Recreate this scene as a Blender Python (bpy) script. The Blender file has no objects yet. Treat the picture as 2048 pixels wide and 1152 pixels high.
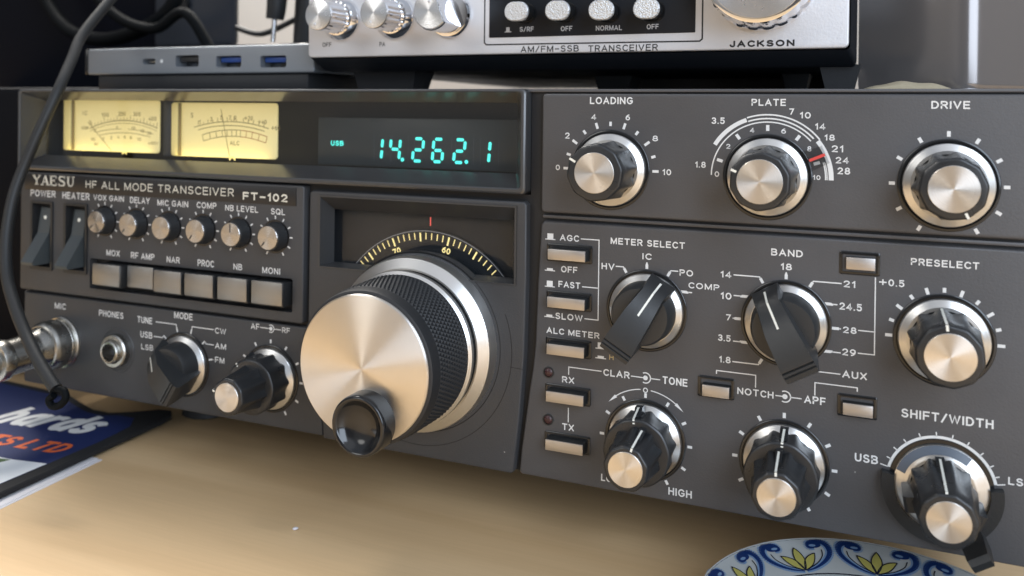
import bpy, bmesh, math, random
from mathutils import Vector, Matrix
from mathutils.geometry import tessellate_polygon

# ---------------------------------------------------------------- camera
S = 0.001                                   # everything below is written in millimetres
scene = bpy.context.scene
COL = scene.collection
cam_d = bpy.data.cameras.new('camera'); cam = bpy.data.objects.new('camera', cam_d); COL.objects.link(cam)
yaw, pitch, roll = -0.389817, -0.0052, 0.012058
fw = Vector((math.sin(yaw)*math.cos(pitch), math.cos(yaw)*math.cos(pitch), math.sin(pitch)))
rt = Vector((math.cos(yaw), -math.sin(yaw), 0)); up = rt.cross(fw)
r2 = rt*math.cos(roll) + up*math.sin(roll); u2 = up*math.cos(roll) - rt*math.sin(roll)
M = Matrix((r2, u2, -fw)).transposed().to_4x4()
M.translation = Vector((70.21, -250.83, 16.29))*S
cam.matrix_world = M
cam_d.sensor_width = 36; cam_d.lens = 1680.42/2048*36
cam_d.shift_y = -(576-240.11)/2048
cam_d.clip_start = 0.01; cam_d.clip_end = 50
cam_d.dof.use_dof = True; cam_d.dof.focus_distance = 0.252; cam_d.dof.aperture_fstop = 13
scene.camera = cam

# ---------------------------------------------------------------- world and lamps
world = bpy.data.worlds.new('World'); scene.world = world; world.use_nodes = True
nt = world.node_tree; nt.nodes.clear()
out = nt.nodes.new('ShaderNodeOutputWorld'); bg = nt.nodes.new('ShaderNodeBackground')
tc = nt.nodes.new('ShaderNodeTexCoord'); sp = nt.nodes.new('ShaderNodeSeparateXYZ')
ramp = nt.nodes.new('ShaderNodeValToRGB')
mr = nt.nodes.new('ShaderNodeMapRange'); mr.inputs[1].default_value = -1; mr.inputs[2].default_value = 1
nt.links.new(tc.outputs['Generated'], sp.inputs[0]); nt.links.new(sp.outputs['Z'], mr.inputs[0])
nt.links.new(mr.outputs[0], ramp.inputs[0])
e = ramp.color_ramp.elements
e[0].position = 0.30; e[0].color = (.10, .09, .08, 1)
e[1].position = 0.95; e[1].color = (.52, .57, .66, 1)
k = ramp.color_ramp.elements.new(.5); k.color = (.46, .45, .435, 1)
def world_patch(prev, direction, inner, outer, color):   # unseen bright and dark patches added to streak the brushed metal
    d = Vector(direction).normalized()
    dp_ = nt.nodes.new('ShaderNodeVectorMath'); dp_.operation = 'DOT_PRODUCT'; dp_.inputs[1].default_value = d
    nt.links.new(tc.outputs['Generated'], dp_.inputs[0])
    m_ = nt.nodes.new('ShaderNodeMapRange'); m_.interpolation_type = 'SMOOTHSTEP'
    m_.inputs[1].default_value = math.cos(math.radians(outer)); m_.inputs[2].default_value = math.cos(math.radians(inner))
    nt.links.new(dp_.outputs['Value'], m_.inputs[0])
    x_ = nt.nodes.new('ShaderNodeMixRGB'); x_.inputs[2].default_value = (*color, 1)
    nt.links.new(m_.outputs[0], x_.inputs[0]); nt.links.new(prev, x_.inputs[1]); return x_.outputs[0]
sky = world_patch(ramp.outputs[0], (.25, -1, .10), 10, 30, (.13, .125, .125))
sky = world_patch(sky, (-.50, -.80, .42), 7, 13, (5.2, 5.15, 5.0))
sky = world_patch(sky, (-.95, .1, .1), 20, 50, (.10, .10, .11))
sky = world_patch(sky, (.2, -.6, .85), 10, 30, (1.1, 1.15, 1.25))
nt.links.new(sky, bg.inputs['Color']); bg.inputs['Strength'].default_value = 0.85
nt.links.new(bg.outputs[0], out.inputs['Surface'])

def area(name, loc, target, sx, sy, power, color):
    d = bpy.data.lights.new(name, 'AREA'); d.shape = 'RECTANGLE'; d.size = sx*S; d.size_y = sy*S
    d.energy = power; d.color = color
    o = bpy.data.objects.new(name, d); COL.objects.link(o)
    o.location = Vector(loc)*S
    o.rotation_euler = (Vector(target)-Vector(loc)).to_track_quat('-Z', 'Y').to_euler()
    return o
area('window_light', (-520, 430, 700), (-60, -120, -110), 700, 500, 38.0, (1, .955, .89))
area('room_light', (600, -640, 330), (60, 0, 0), 460, 800, 9.0, (.72, .84, 1))
scene.view_settings.view_transform = 'Standard'; scene.view_settings.look = 'None'
scene.view_settings.exposure = 0; scene.view_settings.gamma = 1

# ---------------------------------------------------------------- materials
MAT = {}
def mat(name, base=(.5, .5, .5), rough=.5, metal=0., bump=0., bscale=900., emit=None, estr=1., aniso=None,
        coat=0., spec=.5, mottle=0., mscale=60., dust=False, turned=False):
    m = bpy.data.materials.new(name); m.use_nodes = True
    n = m.node_tree; b = n.nodes['Principled BSDF']
    b.inputs['Base Color'].default_value = (*base, 1); b.inputs['Roughness'].default_value = rough
    b.inputs['Metallic'].default_value = metal; b.inputs['Coat Weight'].default_value = coat
    b.inputs['Specular IOR Level'].default_value = spec
    t = n.nodes.new('ShaderNodeTexCoord')
    if emit:
        b.inputs['Emission Color'].default_value = (*emit, 1); b.inputs['Emission Strength'].default_value = estr
    if bump:
        x = n.nodes.new('ShaderNodeTexNoise'); x.inputs['Scale'].default_value = bscale; x.inputs['Detail'].default_value = 3
        n.links.new(t.outputs['Object'], x.inputs['Vector'])
        bp = n.nodes.new('ShaderNodeBump'); bp.inputs['Strength'].default_value = bump; bp.inputs['Distance'].default_value = .0004
        n.links.new(x.outputs['Fac'], bp.inputs['Height']); n.links.new(bp.outputs[0], b.inputs['Normal'])
    if mottle:
        x = n.nodes.new('ShaderNodeTexNoise'); x.inputs['Scale'].default_value = mscale; x.inputs['Detail'].default_value = 6
        n.links.new(t.outputs['Object'], x.inputs['Vector'])
        r = n.nodes.new('ShaderNodeMapRange')
        r.inputs[1].default_value = .3; r.inputs[2].default_value = .7
        r.inputs[3].default_value = max(.02, rough-mottle); r.inputs[4].default_value = min(1, rough+mottle)
        n.links.new(x.outputs['Fac'], r.inputs[0]); n.links.new(r.outputs[0], b.inputs['Roughness'])
    if aniso:
        amt, axis = aniso
        b.inputs['Anisotropic'].default_value = amt; b.inputs['Anisotropic Rotation'].default_value = .25
        g = n.nodes.new('ShaderNodeTangent'); g.direction_type = 'RADIAL'; g.axis = axis
        n.links.new(g.outputs[0], b.inputs['Tangent'])
    if dust:
        vo = n.nodes.new('ShaderNodeTexVoronoi'); vo.inputs['Scale'].default_value = 170; n.links.new(t.outputs['Object'], vo.inputs['Vector'])
        ls = n.nodes.new('ShaderNodeMath'); ls.operation = 'LESS_THAN'; ls.inputs[1].default_value = .035; n.links.new(vo.outputs['Distance'], ls.inputs[0])
        nz = n.nodes.new('ShaderNodeTexNoise'); nz.inputs['Scale'].default_value = 22; nz.inputs['Detail'].default_value = 5; n.links.new(t.outputs['Object'], nz.inputs['Vector'])
        rr = n.nodes.new('ShaderNodeMapRange'); rr.inputs[1].default_value = .3; rr.inputs[2].default_value = .75; rr.inputs[3].default_value = .86; rr.inputs[4].default_value = 1.16; n.links.new(nz.outputs['Fac'], rr.inputs[0])
        vm = n.nodes.new('ShaderNodeVectorMath'); vm.operation = 'SCALE'; vm.inputs[0].default_value = base; n.links.new(rr.outputs[0], vm.inputs['Scale'])
        vr = n.nodes.new('ShaderNodeMath'); vr.operation = 'MULTIPLY'; n.links.new(ls.outputs[0], vr.inputs[0])
        sc = n.nodes.new('ShaderNodeSeparateColor'); n.links.new(vo.outputs['Color'], sc.inputs[0])
        gt = n.nodes.new('ShaderNodeMath'); gt.operation = 'GREATER_THAN'; gt.inputs[1].default_value = .94; n.links.new(sc.outputs[0], gt.inputs[0]); n.links.new(gt.outputs[0], vr.inputs[1])
        mx = n.nodes.new('ShaderNodeMixRGB'); mx.inputs[2].default_value = (.3, .3, .29, 1); n.links.new(vr.outputs[0], mx.inputs[0]); n.links.new(vm.outputs[0], mx.inputs[1]); n.links.new(mx.outputs[0], b.inputs['Base Color'])
    if turned:                                   # concentric lathe marks
        sx = n.nodes.new('ShaderNodeVectorMath'); sx.operation = 'MULTIPLY'; sx.inputs[1].default_value = (1, 0, 1); n.links.new(t.outputs['Object'], sx.inputs[0])
        ln = n.nodes.new('ShaderNodeVectorMath'); ln.operation = 'LENGTH'; n.links.new(sx.outputs[0], ln.inputs[0])
        n1 = n.nodes.new('ShaderNodeTexNoise'); n1.noise_dimensions = '1D'; n1.inputs['Scale'].default_value = 3200; n1.inputs['Detail'].default_value = 4; n.links.new(ln.outputs['Value'], n1.inputs['W'])
        bp2 = n.nodes.new('ShaderNodeBump'); bp2.inputs['Strength'].default_value = .16; bp2.inputs['Distance'].default_value = .00015; n.links.new(n1.outputs['Fac'], bp2.inputs['Height']); n.links.new(bp2.outputs[0], b.inputs['Normal'])
        n2 = n.nodes.new('ShaderNodeTexNoise'); n2.inputs['Scale'].default_value = 400; n2.inputs['Detail'].default_value = 6; n.links.new(t.outputs['Object'], n2.inputs['Vector'])
        r2_ = n.nodes.new('ShaderNodeMapRange'); r2_.inputs[1].default_value = .35; r2_.inputs[2].default_value = .8; r2_.inputs[3].default_value = rough; r2_.inputs[4].default_value = rough+.02; n.links.new(n2.outputs['Fac'], r2_.inputs[0]); n.links.new(r2_.outputs[0], b.inputs['Roughness'])
    MAT[name] = m
    return m

mat('panel_grey', (.066, .0645, .067), .52, bump=.15, bscale=1600, mottle=.09, mscale=45, dust=True)
mat('panel_grey_shaded', (.040, .041, .044), .5, bump=.2, bscale=1600, mottle=.09, mscale=45, dust=True)  # same paint as panel_grey, darkened to stand in for dimmer light at left
mat('rocker_grey', (.050, .058, .061), .38)
mat('bezel_plastic', (.036, .037, .039), .30, spec=.6, coat=.7)
MAT['bezel_plastic'].node_tree.nodes['Principled BSDF'].inputs['Coat Roughness'].default_value = .19
mat('bezel_matte', (.040, .040, .041), .34)
mat('groove_black', (.008, .008, .009), .6)
mat('cabinet_grey', (.045, .048, .053), .6, bump=.4, bscale=900)
mat('knob_black', (.019, .020, .0215), .32, bump=.06, bscale=500, mottle=.08, mscale=150)
mat('knob_satin', (.022, .023, .024), .40, bump=.08, bscale=900, mottle=.06)
mat('satin_black', (.014, .015, .016), .48, bump=.15, bscale=1400)
mat('rubber_black', (.014, .015, .017), .55, bump=.1)
mat('strip_black', (.010, .010, .011), .42)
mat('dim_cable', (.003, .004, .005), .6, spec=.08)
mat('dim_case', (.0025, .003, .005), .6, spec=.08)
mat('gloss_black', (.010, .0105, .0115), .14)
mat('spun_face', (.70, .67, .63), .38, 1, aniso=(.98, 'Y'), turned=True)
mat('brushed_cap', (.72, .685, .64), .36, 1, aniso=(.84, 'Y'), turned=True)
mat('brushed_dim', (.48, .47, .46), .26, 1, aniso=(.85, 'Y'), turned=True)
mat('satin_ring', (.70, .69, .67), .32, 1, aniso=(.7, 'Y'), turned=True)
mat('dial_back', (.016, .020, .025), .45)
mat('brushed_silver', (.80, .81, .83), .26, 1, aniso=(.85, 'Y'), turned=True)
mat('chrome', (.80, .80, .82), .07, 1)
mat('nickel', (.42, .41, .38), .27, 1, mottle=.07, mscale=120)
mat('print_white', (.68, .68, .67), .6)
mat('print_grey', (.42, .42, .43), .6)
mat('print_cream', (.62, .60, .52), .6)
mat('print_black', (.012, .012, .014), .5)
mat('print_gold', (.45, .34, .16), .5)
mat('line_white', (.74, .73, .66), .5)
mat('red_line', (.62, .06, .05), .5)
mat('vfd_digit', (.1, .6, .5), .5, emit=(.09, 1, .88), estr=1.2)
mat('vfd_unlit', (.034, .045, .050), .35)
mat('dial_digit', (.8, .7, .3), .5, emit=(1, .80, .33), estr=1.0)
mat('red_glow', (.7, .1, .08), .5, emit=(1, .16, .12), estr=.5)
mat('meter_face', (.74, .68, .40), .6, emit=(1, .80, .27), estr=.38)
mat('meter_ink', (.24, .19, .08), .6)
mat('meter_red', (.42, .14, .03), .6)
mat('meter_case', (.75, .66, .32), .3, emit=(1, .79, .22), estr=.22)
mat('led_red', (.045, .016, .017), .35)
mat('blue_plastic', (.01, .05, .22), .35)
mat('hub_grey', (.24, .26, .285), .42, .55, mottle=.05)
mat('silver_paint', (.62, .62, .64), .42, .35, bump=.12, bscale=1300, mottle=.08, mscale=60)
mat('silver_grain', (.62, .64, .66), .35, .7, bump=1., bscale=1900)
mat('cable_black', (.010, .011, .012), .55, bump=.15, bscale=400)
mat('arc_blue_grey', (.085, .105, .135), .35)
mat('mat_navy', (.006, .016, .085), .65, bump=.4, bscale=2500)
mat('mat_rubber', (.008, .008, .009), .8)
mat('mat_orange', (.62, .12, .03), .65)
mat('mat_green', (.05, .10, .03), .65)
mat('mat_white', (.66, .68, .70), .65)
mat('paper', (.66, .64, .66), .7)
mat('glaze_white', (.29, .30, .295), .12, coat=.4, mottle=.04)
mat('glaze_blue', (.008, .022, .085), .14)
mat('glaze_pale_blue', (.12, .19, .30), .14)
mat('glaze_yellow', (.29, .26, .07), .14)
mat('glaze_line', (.008, .01, .02), .2)
mat('screen_dark', (.003, .004, .008), .5, spec=.08)
mat('bracket_brown', (.05, .043, .038), .5)
mat('slate', (.028, .034, .046), .4, mottle=.1, mscale=25)
mat('wall_paint', (.30, .30, .30), .8, bump=.1, bscale=300)
mat('tin_dark', (.20, .185, .18), .17, .55, mottle=.04, mscale=12)
mat('reflected_tan', (.42, .36, .25), .85, bump=.5, bscale=250)
mat('black_case', (.006, .008, .012), .5, spec=.25, mottle=.1)

def brushed_bar(name, base, rough):
    m = mat(name, base, rough, 1); n = m.node_tree; b = n.nodes['Principled BSDF']
    t = n.nodes.new('ShaderNodeTexCoord'); mp = n.nodes.new('ShaderNodeMapping'); mp.inputs['Scale'].default_value = (60, 900, 9000)
    x = n.nodes.new('ShaderNodeTexNoise'); x.inputs['Scale'].default_value = 1; x.inputs['Detail'].default_value = 3
    n.links.new(t.outputs['Object'], mp.inputs[0]); n.links.new(mp.outputs[0], x.inputs['Vector'])
    r = n.nodes.new('ShaderNodeMapRange'); r.inputs[3].default_value = rough-.12; r.inputs[4].default_value = rough+.18
    n.links.new(x.outputs['Fac'], r.inputs[0]); n.links.new(r.outputs[0], b.inputs['Roughness'])
    bp = n.nodes.new('ShaderNodeBump'); bp.inputs['Strength'].default_value = .25; bp.inputs['Distance'].default_value = .0002
    n.links.new(x.outputs['Fac'], bp.inputs['Height']); n.links.new(bp.outputs[0], b.inputs['Normal'])
    return m
brushed_bar('brushed_button', (.50, .475, .455), .36)
brushed_bar('brushed_key', (.31, .31, .305), .38)

def glass(name, tint, rough, spec):
    m = bpy.data.materials.new(name); m.use_nodes = True; n = m.node_tree; n.nodes.clear()
    o = n.nodes.new('ShaderNodeOutputMaterial'); t = n.nodes.new('ShaderNodeBsdfTransparent'); t.inputs[0].default_value = (*tint, 1)
    g = n.nodes.new('ShaderNodeBsdfGlossy'); g.inputs['Roughness'].default_value = rough
    lw = n.nodes.new('ShaderNodeLayerWeight'); pw = n.nodes.new('ShaderNodeMath'); pw.operation = 'POWER'; pw.inputs[1].default_value = 5
    f0 = ((spec-1)/(spec+1))**2; f = n.nodes.new('ShaderNodeMath'); f.operation = 'MULTIPLY_ADD'; f.inputs[1].default_value = 1-f0; f.inputs[2].default_value = f0
    n.links.new(lw.outputs['Facing'], pw.inputs[0]); n.links.new(pw.outputs[0], f.inputs[0])
    x = n.nodes.new('ShaderNodeMixShader')
    n.links.new(f.outputs[0], x.inputs[0]); n.links.new(t.outputs[0], x.inputs[1]); n.links.new(g.outputs[0], x.inputs[2])
    n.links.new(x.outputs[0], o.inputs[0]); MAT[name] = m
glass('smoked_glass', (.93, .93, .93), .015, 1.5)
glass('dial_glass', (.9, .9, .9), .03, 1.3)
glass('clear_plastic', (.86, .86, .86), .05, 1.45)

def wood():
    m = bpy.data.materials.new('beech_wood'); m.use_nodes = True; n = m.node_tree; b = n.nodes['Principled BSDF']
    t = n.nodes.new('ShaderNodeTexCoord'); mp = n.nodes.new('ShaderNodeMapping')
    mp.inputs['Scale'].default_value = (2.2, 26, 26); mp.inputs['Rotation'].default_value = (0, 0, .12)
    x = n.nodes.new('ShaderNodeTexNoise'); x.inputs['Scale'].default_value = 1.6; x.inputs['Detail'].default_value = 7; x.inputs['Distortion'].default_value = .6
    n.links.new(t.outputs['Object'], mp.inputs[0]); n.links.new(mp.outputs[0], x.inputs['Vector'])
    r = n.nodes.new('ShaderNodeValToRGB'); q = r.color_ramp.elements
    q[0].position = .3; q[0].color = (.60, .402, .21, 1); q[1].position = .66; q[1].color = (.70, .492, .275, 1)
    n.links.new(x.outputs['Fac'], r.inputs[0])
    mp2 = n.nodes.new('ShaderNodeMapping'); mp2.inputs['Scale'].default_value = (40, 900, 900); mp2.inputs['Rotation'].default_value = (0, 0, .12)
    y = n.nodes.new('ShaderNodeTexNoise'); y.inputs['Scale'].default_value = 1.; y.inputs['Detail'].default_value = 4
    n.links.new(t.outputs['Object'], mp2.inputs[0]); n.links.new(mp2.outputs[0], y.inputs['Vector'])
    mx = n.nodes.new('ShaderNodeMixRGB'); mx.blend_type = 'MULTIPLY'; mx.inputs[0].default_value = .12
    n.links.new(r.outputs[0], mx.inputs[1]); n.links.new(y.outputs['Fac'], mx.inputs[2]); n.links.new(mx.outputs[0], b.inputs['Base Color'])
    b.inputs['Roughness'].default_value = .46
    MAT['beech_wood'] = m
wood()

# ---------------------------------------------------------------- mesh helpers (millimetres)
class MB:
    def __init__(self): self.bm = bmesh.new()
    def faces(self, vs, fs):
        V = [self.bm.verts.new(v) for v in vs]
        for f in fs:
            try: self.bm.faces.new([V[i] for i in f])
            except ValueError: pass
        return self
    def box(self, x0, x1, y0, y1, z0, z1, bev=0., seg=2):
        b = bmesh.new(); bmesh.ops.create_cube(b, size=1)
        for v in b.verts: v.co = Vector(((x0+x1)/2+v.co.x*(x1-x0), (y0+y1)/2+v.co.y*(y1-y0), (z0+z1)/2+v.co.z*(z1-z0)))
        if bev: bmesh.ops.bevel(b, geom=list(b.edges), offset=bev, segments=seg, affect='EDGES', profile=.5)
        return self.merge(b)
    def merge(self, b, mtx=None):
        if mtx is not None: bmesh.ops.transform(b, matrix=mtx, verts=b.verts)
        me = bpy.data.meshes.new('tmp'); b.to_mesh(me); b.free(); self.bm.from_mesh(me); bpy.data.meshes.remove(me); return self
    def loft(self, loops, cap0=False, cap1=False, closed=True):
        n = len(loops[0]); V = [[self.bm.verts.new(p) for p in L] for L in loops]
        for a, b in zip(V, V[1:]):
            for i in range(n if closed else n-1):
                j = (i+1) % n
                try: self.bm.faces.new((a[i], a[j], b[j], b[i]))
                except ValueError: pass
        if cap0: self.bm.faces.new(V[0][::-1])
        if cap1: self.bm.faces.new(V[-1])
        return self
    def lathe(self, cx, cz, prof, n=64, cap0=False, cap1=True, rf=None):
        L = []
        for r, y in prof:
            L.append([(cx+(rf(a, r, y) if rf else r)*math.sin(a), y, cz+(rf(a, r, y) if rf else r)*math.cos(a)) for a in [2*math.pi*i/n for i in range(n)]])
        return self.loft(L, cap0, cap1)
    def flat(self, poly, y):                      # a printed shape facing -y
        V = [self.bm.verts.new((p[0], y, p[1])) for p in poly]
        f = self.bm.faces.new(V); f.normal_update()
        if f.normal.y > 0: f.normal_flip()
        return self
    def sheet(self, poly, holes, y):              # a face with holes, facing -y
        loops = [[Vector((p[0], p[1], 0)) for p in q] for q in [poly]+holes]
        tri = tessellate_polygon(loops); V = [self.bm.verts.new((p.x, y, p.y)) for q in loops for p in q]
        for t in tri:
            try: self.bm.faces.new([V[i] for i in t])
            except ValueError: pass
        return self
    def line(self, pts, w, y, cap=False):        # a printed line of width w
        P = [Vector(p) for p in pts]; P = [p for i, p in enumerate(P) if i == 0 or (p-P[i-1]).length > 1e-5]
        if len(P) < 2: P = [P[0]-Vector((0, w*.45)), P[0]+Vector((0, w*.45))]
        closed = (P[0]-P[-1]).length < 1e-4
        if closed: P = P[:-1]
        n = len(P)
        if cap and not closed:
            P[0] = P[0]+(P[0]-P[1]).normalized()*w*.42; P[-1] = P[-1]+(P[-1]-P[-2]).normalized()*w*.42
        L, R = [], []
        for i, p in enumerate(P):
            d0 = (P[i]-P[i-1]).normalized() if i or closed else None; d1 = (P[(i+1) % n]-P[i]).normalized() if i < n-1 or closed else None
            d0 = d0 or d1; d1 = d1 or d0
            n0 = Vector((-d0.y, d0.x)); n1 = Vector((-d1.y, d1.x)); m = (n0+n1)
            m = m/max(.42, m.dot(n0)) if m.length > 1e-6 else n0
            L.append(p+m*w/2); R.append(p-m*w/2)
        for i in range(n if closed else n-1): j = (i+1) % n; self.flat([L[i], L[j], R[j], R[i]], y)
        return self
    def arc(self, cx, cz, r, a0, a1, w, y, n=48):
        pts = [(cx+r*math.sin(math.radians(a0+(a1-a0)*i/n)), cz+r*math.cos(math.radians(a0+(a1-a0)*i/n))) for i in range(n+1)]
        return self.line(pts, w, y)
    def tick(self, cx, cz, ang, r0, r1, w, y, w2=None):
        a = math.radians(ang); d = Vector((math.sin(a), math.cos(a))); p = Vector((d.y, -d.x)); c = Vector((cx, cz)); w2 = w2 or w
        return self.flat([c+d*r0+p*w/2, c+d*r1+p*w2/2, c+d*r1-p*w2/2, c+d*r0-p*w/2], y)
    def disc(self, cx, cz, r, y, n=32):
        return self.flat([(cx+r*math.sin(2*math.pi*i/n), cz+r*math.cos(2*math.pi*i/n)) for i in range(n)], y)
    def ring(self, cx, cz, r0, r1, y, a0=0, a1=360, n=64):
        return self.arc(cx, cz, (r0+r1)/2, a0, a1, r1-r0, y, n)
    def text(self, s, x0, x1, zb, h, y, wt=.17, shear=0., tr=None): return lettering(self, s, x0, x1, zb, h, y, wt, shear, tr)
    def tube(self, pts, r, n=10, caps=True, sub=6, rads=None):
        P = [Vector(p) for p in pts]; C = []
        for i in range(len(P)-1):
            p0 = P[max(0, i-1)]; p1 = P[i]; p2 = P[i+1]; p3 = P[min(len(P)-1, i+2)]
            for k in range(sub):
                t = k/sub
                C.append((.5*((2*p1)+(-p0+p2)*t+(2*p0-5*p1+4*p2-p3)*t*t+(-p0+3*p1-3*p2+p3)*t**3), (rads[i]*(1-t)+rads[i+1]*t) if rads else r))
        C.append((P[-1], rads[-1] if rads else r))
        L = []; up_ = Vector((.13, .9, .31)).normalized()
        for i, (p, rr) in enumerate(C):
            d = (C[min(i+1, len(C)-1)][0]-C[max(i-1, 0)][0]).normalized()
            a = d.cross(up_).normalized(); b_ = d.cross(a).normalized(); up_ = -b_.cross(d).cross(d).normalized() if False else up_
            L.append([p+(a*math.cos(2*math.pi*k/n)+b_*math.sin(2*math.pi*k/n))*rr for k in range(n)])
        return self.loft(L, caps, caps)
    def build(self, name, material, parent=None, origin=None, angle=35, label=None):
        bm = self.bm
        bmesh.ops.recalc_face_normals(bm, faces=[f for f in bm.faces]) if name not in FLATNAMES else None
        me = bpy.data.meshes.new(name)
        xs = [v.co for v in bm.verts]
        if origin is None:
            mn = Vector([min(c[i] for c in xs) for i in range(3)]); mx_ = Vector([max(c[i] for c in xs) for i in range(3)]); origin = (mn+mx_)/2
        origin = Vector(origin)
        for v in bm.verts: v.co = (v.co-origin)*S
        bm.to_mesh(me); bm.free()
        me.materials.append(MAT[material])
        me.shade_smooth(); me.set_sharp_from_angle(angle=math.radians(angle))
        o = bpy.data.objects.new(name, me); COL.objects.link(o)
        o['_w'] = list(origin)
        if parent is not None:
            o.parent = parent; o.location = (origin-Vector(parent['_w']))*S
        else: o.location = origin*S
        if label: o['label'] = label
        return o
FLATNAMES = {'printed_legend', 'scale_printing', 'mat_lettering'}
# ---------------------------------------------------------------- drawn lettering (stroke capitals)
def _A(cx, cy, rx, ry, a0, a1, n=12): return [(cx+rx*math.cos(math.radians(a0+(a1-a0)*i/n)), cy+ry*math.sin(math.radians(a0+(a1-a0)*i/n))) for i in range(n+1)]
GL = {
 'A': [[(0, 0), (.36, 1), (.72, 0)], [(.13, .33), (.59, .33)]],
 'B': [[(0, 0), (0, 1), (.32, 1)]+_A(.32, .765, .235, .235, 90, -90)+[(0, .53)], [(.3, .53)]+_A(.34, .265, .265, .265, 90, -90)+[(0, 0)]],
 'C': [_A(.36, .5, .36, .5, 42, 318, 20)], 'D': [[(0, 0), (0, 1), (.25, 1)]+_A(.25, .5, .39, .5, 90, -90, 16)+[(0, 0)]],
 'E': [[(.55, 0), (0, 0), (0, 1), (.55, 1)], [(0, .52), (.5, .52)]], 'F': [[(0, 0), (0, 1), (.54, 1)], [(0, .5), (.48, .5)]],
 'G': [_A(.37, .5, .37, .5, 42, 318, 20)+[(.70, .24), (.70, .46), (.42, .46)]], 'H': [[(0, 0), (0, 1)], [(.6, 0), (.6, 1)], [(0, .52), (.6, .52)]],
 'I': [[(0, 0), (0, 1)]], 'J': [[(.42, 1), (.42, .27)]+_A(.21, .27, .21, .27, 0, -180)], 'K': [[(0, 0), (0, 1)], [(.58, 1), (0, .38)], [(.2, .57), (.62, 0)]],
 'L': [[(0, 1), (0, 0), (.5, 0)]], 'M': [[(0, 0), (0, 1)], [(.03, .96), (.39, .06), (.75, .96)], [(.78, 0), (.78, 1)]], 'N': [[(0, 0), (0, 1)], [(.03, .96), (.61, .04)], [(.64, 0), (.64, 1)]],
 'O': [_A(.38, .5, .38, .5, 0, 360, 26)], 'P': [[(0, 0), (0, 1), (.34, 1)]+_A(.34, .74, .25, .26, 90, -90)+[(0, .48)]],
 'Q': [_A(.38, .5, .38, .5, 0, 360, 26), [(.48, .26), (.76, -.04)]], 'R': [[(0, 0), (0, 1), (.34, 1)]+_A(.34, .74, .25, .26, 90, -90)+[(0, .48)], [(.32, .48), (.6, 0)]],
 'S': [_A(.29, .755, .26, .245, 28, 270, 14)[:-1]+_A(.29, .257, .29, .257, 90, -155, 14)], 'T': [[(0, 1), (.62, 1)], [(.31, 1), (.31, 0)]],
 'U': [[(0, 1), (0, .29)]+_A(.3, .29, .3, .29, 180, 360)+[(.6, 1)]], 'V': [[(0, 1), (.34, 0), (.68, 1)]], 'W': [[(0, 1), (.25, 0), (.5, .96), (.75, 0), (1, 1)]],
 'X': [[(0, 0), (.62, 1)], [(0, 1), (.62, 0)]], 'Y': [[(0, 1), (.34, .46), (.68, 1)], [(.34, .46), (.34, 0)]], 'Z': [[(0, 1), (.58, 1), (0, 0), (.6, 0)]],
 '0': [_A(.27, .5, .27, .5, 0, 360, 22)], '1': [[(0, .76), (.2, 1), (.2, 0)]], '2': [_A(.27, .72, .26, .28, 165, -35, 12)+[(0, 0), (.54, 0)]],
 '3': [_A(.26, .75, .24, .25, 150, -90, 12), _A(.26, .26, .27, .26, 90, -155, 12)], '4': [[(.42, 0), (.42, 1), (0, .27), (.58, .27)]],
 '5': [[(.5, 1), (.08, 1), (.05, .52)]+_A(.26, .32, .27, .33, 125, -150, 14)], '6': [_A(.28, .31, .27, .31, 0, 360, 18), _A(.54, .33, .53, .67, 100, 180, 8)],
 '7': [[(0, 1), (.52, 1), (.17, 0)]], '8': [_A(.27, .755, .22, .245, 0, 360, 18), _A(.27, .255, .27, .255, 0, 360, 18)], '9': [_A(.27, .69, .27, .31, 0, 360, 18), _A(.01, .67, .53, .67, 0, -80, 8)],
 '.': [[(0, 0), (0, .02)]], '-': [[(0, .46), (.5, .46)]], '/': [[(0, -.04), (.46, 1.04)]], '+': [[(0, .5), (.8, .5)], [(.4, .1), (.4, .9)]],
 'h': [[(0, 0), (0, 1)], [(0, .42)]+_A(.24, .42, .24, .28, 180, 0, 8)+[(.48, 0)]], 'a': [_A(.24, .35, .24, .35, 0, 360, 16), [(.5, .7), (.5, 0)]],
 'r': [[(0, 0), (0, .7)], [(0, .38)]+_A(.24, .38, .24, .32, 170, 70, 6)], 'd': [_A(.24, .35, .24, .35, 0, 360, 16), [(.5, 1), (.5, 0)]],
 's': [_A(.22, .53, .2, .17, 35, 270, 10)[:-1]+_A(.22, .18, .22, .18, 90, -150, 10)], 'x': [[(0, 0), (.46, .62)], [(0, .62), (.46, 0)]],
}
def lettering(mb, s, x0, x1, zb, h, y, wt=.17, shear=0., tr=None, gap=None):
    """draws s so that it fills x0..x1 with capitals h high, stroke weight wt*h"""
    w = wt*h; X = 0.; runs = []; gap = gap if gap is not None else .24+wt*.7
    for ch in s:
        if ch == ' ': X += .46; continue
        g = GL[ch]; mx = max(p[0] for st in g for p in st); runs.append((X, g)); X += mx+gap
    tot = X-gap; sx = (x1-x0-w)/max(tot, .01) if tot > .02 else 0; sz = h-w; k = 0
    for ox, g in runs:
        for st in g:
            pts = [(x0+w/2+(ox+p[0])*sx+shear*p[1]*h, zb+w/2+p[1]*sz) for p in st]
            k += 1; dy = -.004*(k % 3)
            if tr is None: mb.line(pts, w, y+dy, True)
            else:
                t = MB(); t.line(pts, w, 0, True)
                for v in t.bm.verts: v.co = tr(v.co.x-x0, v.co.z-zb, dy)
                mb.merge(t.bm)
    return mb

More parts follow.
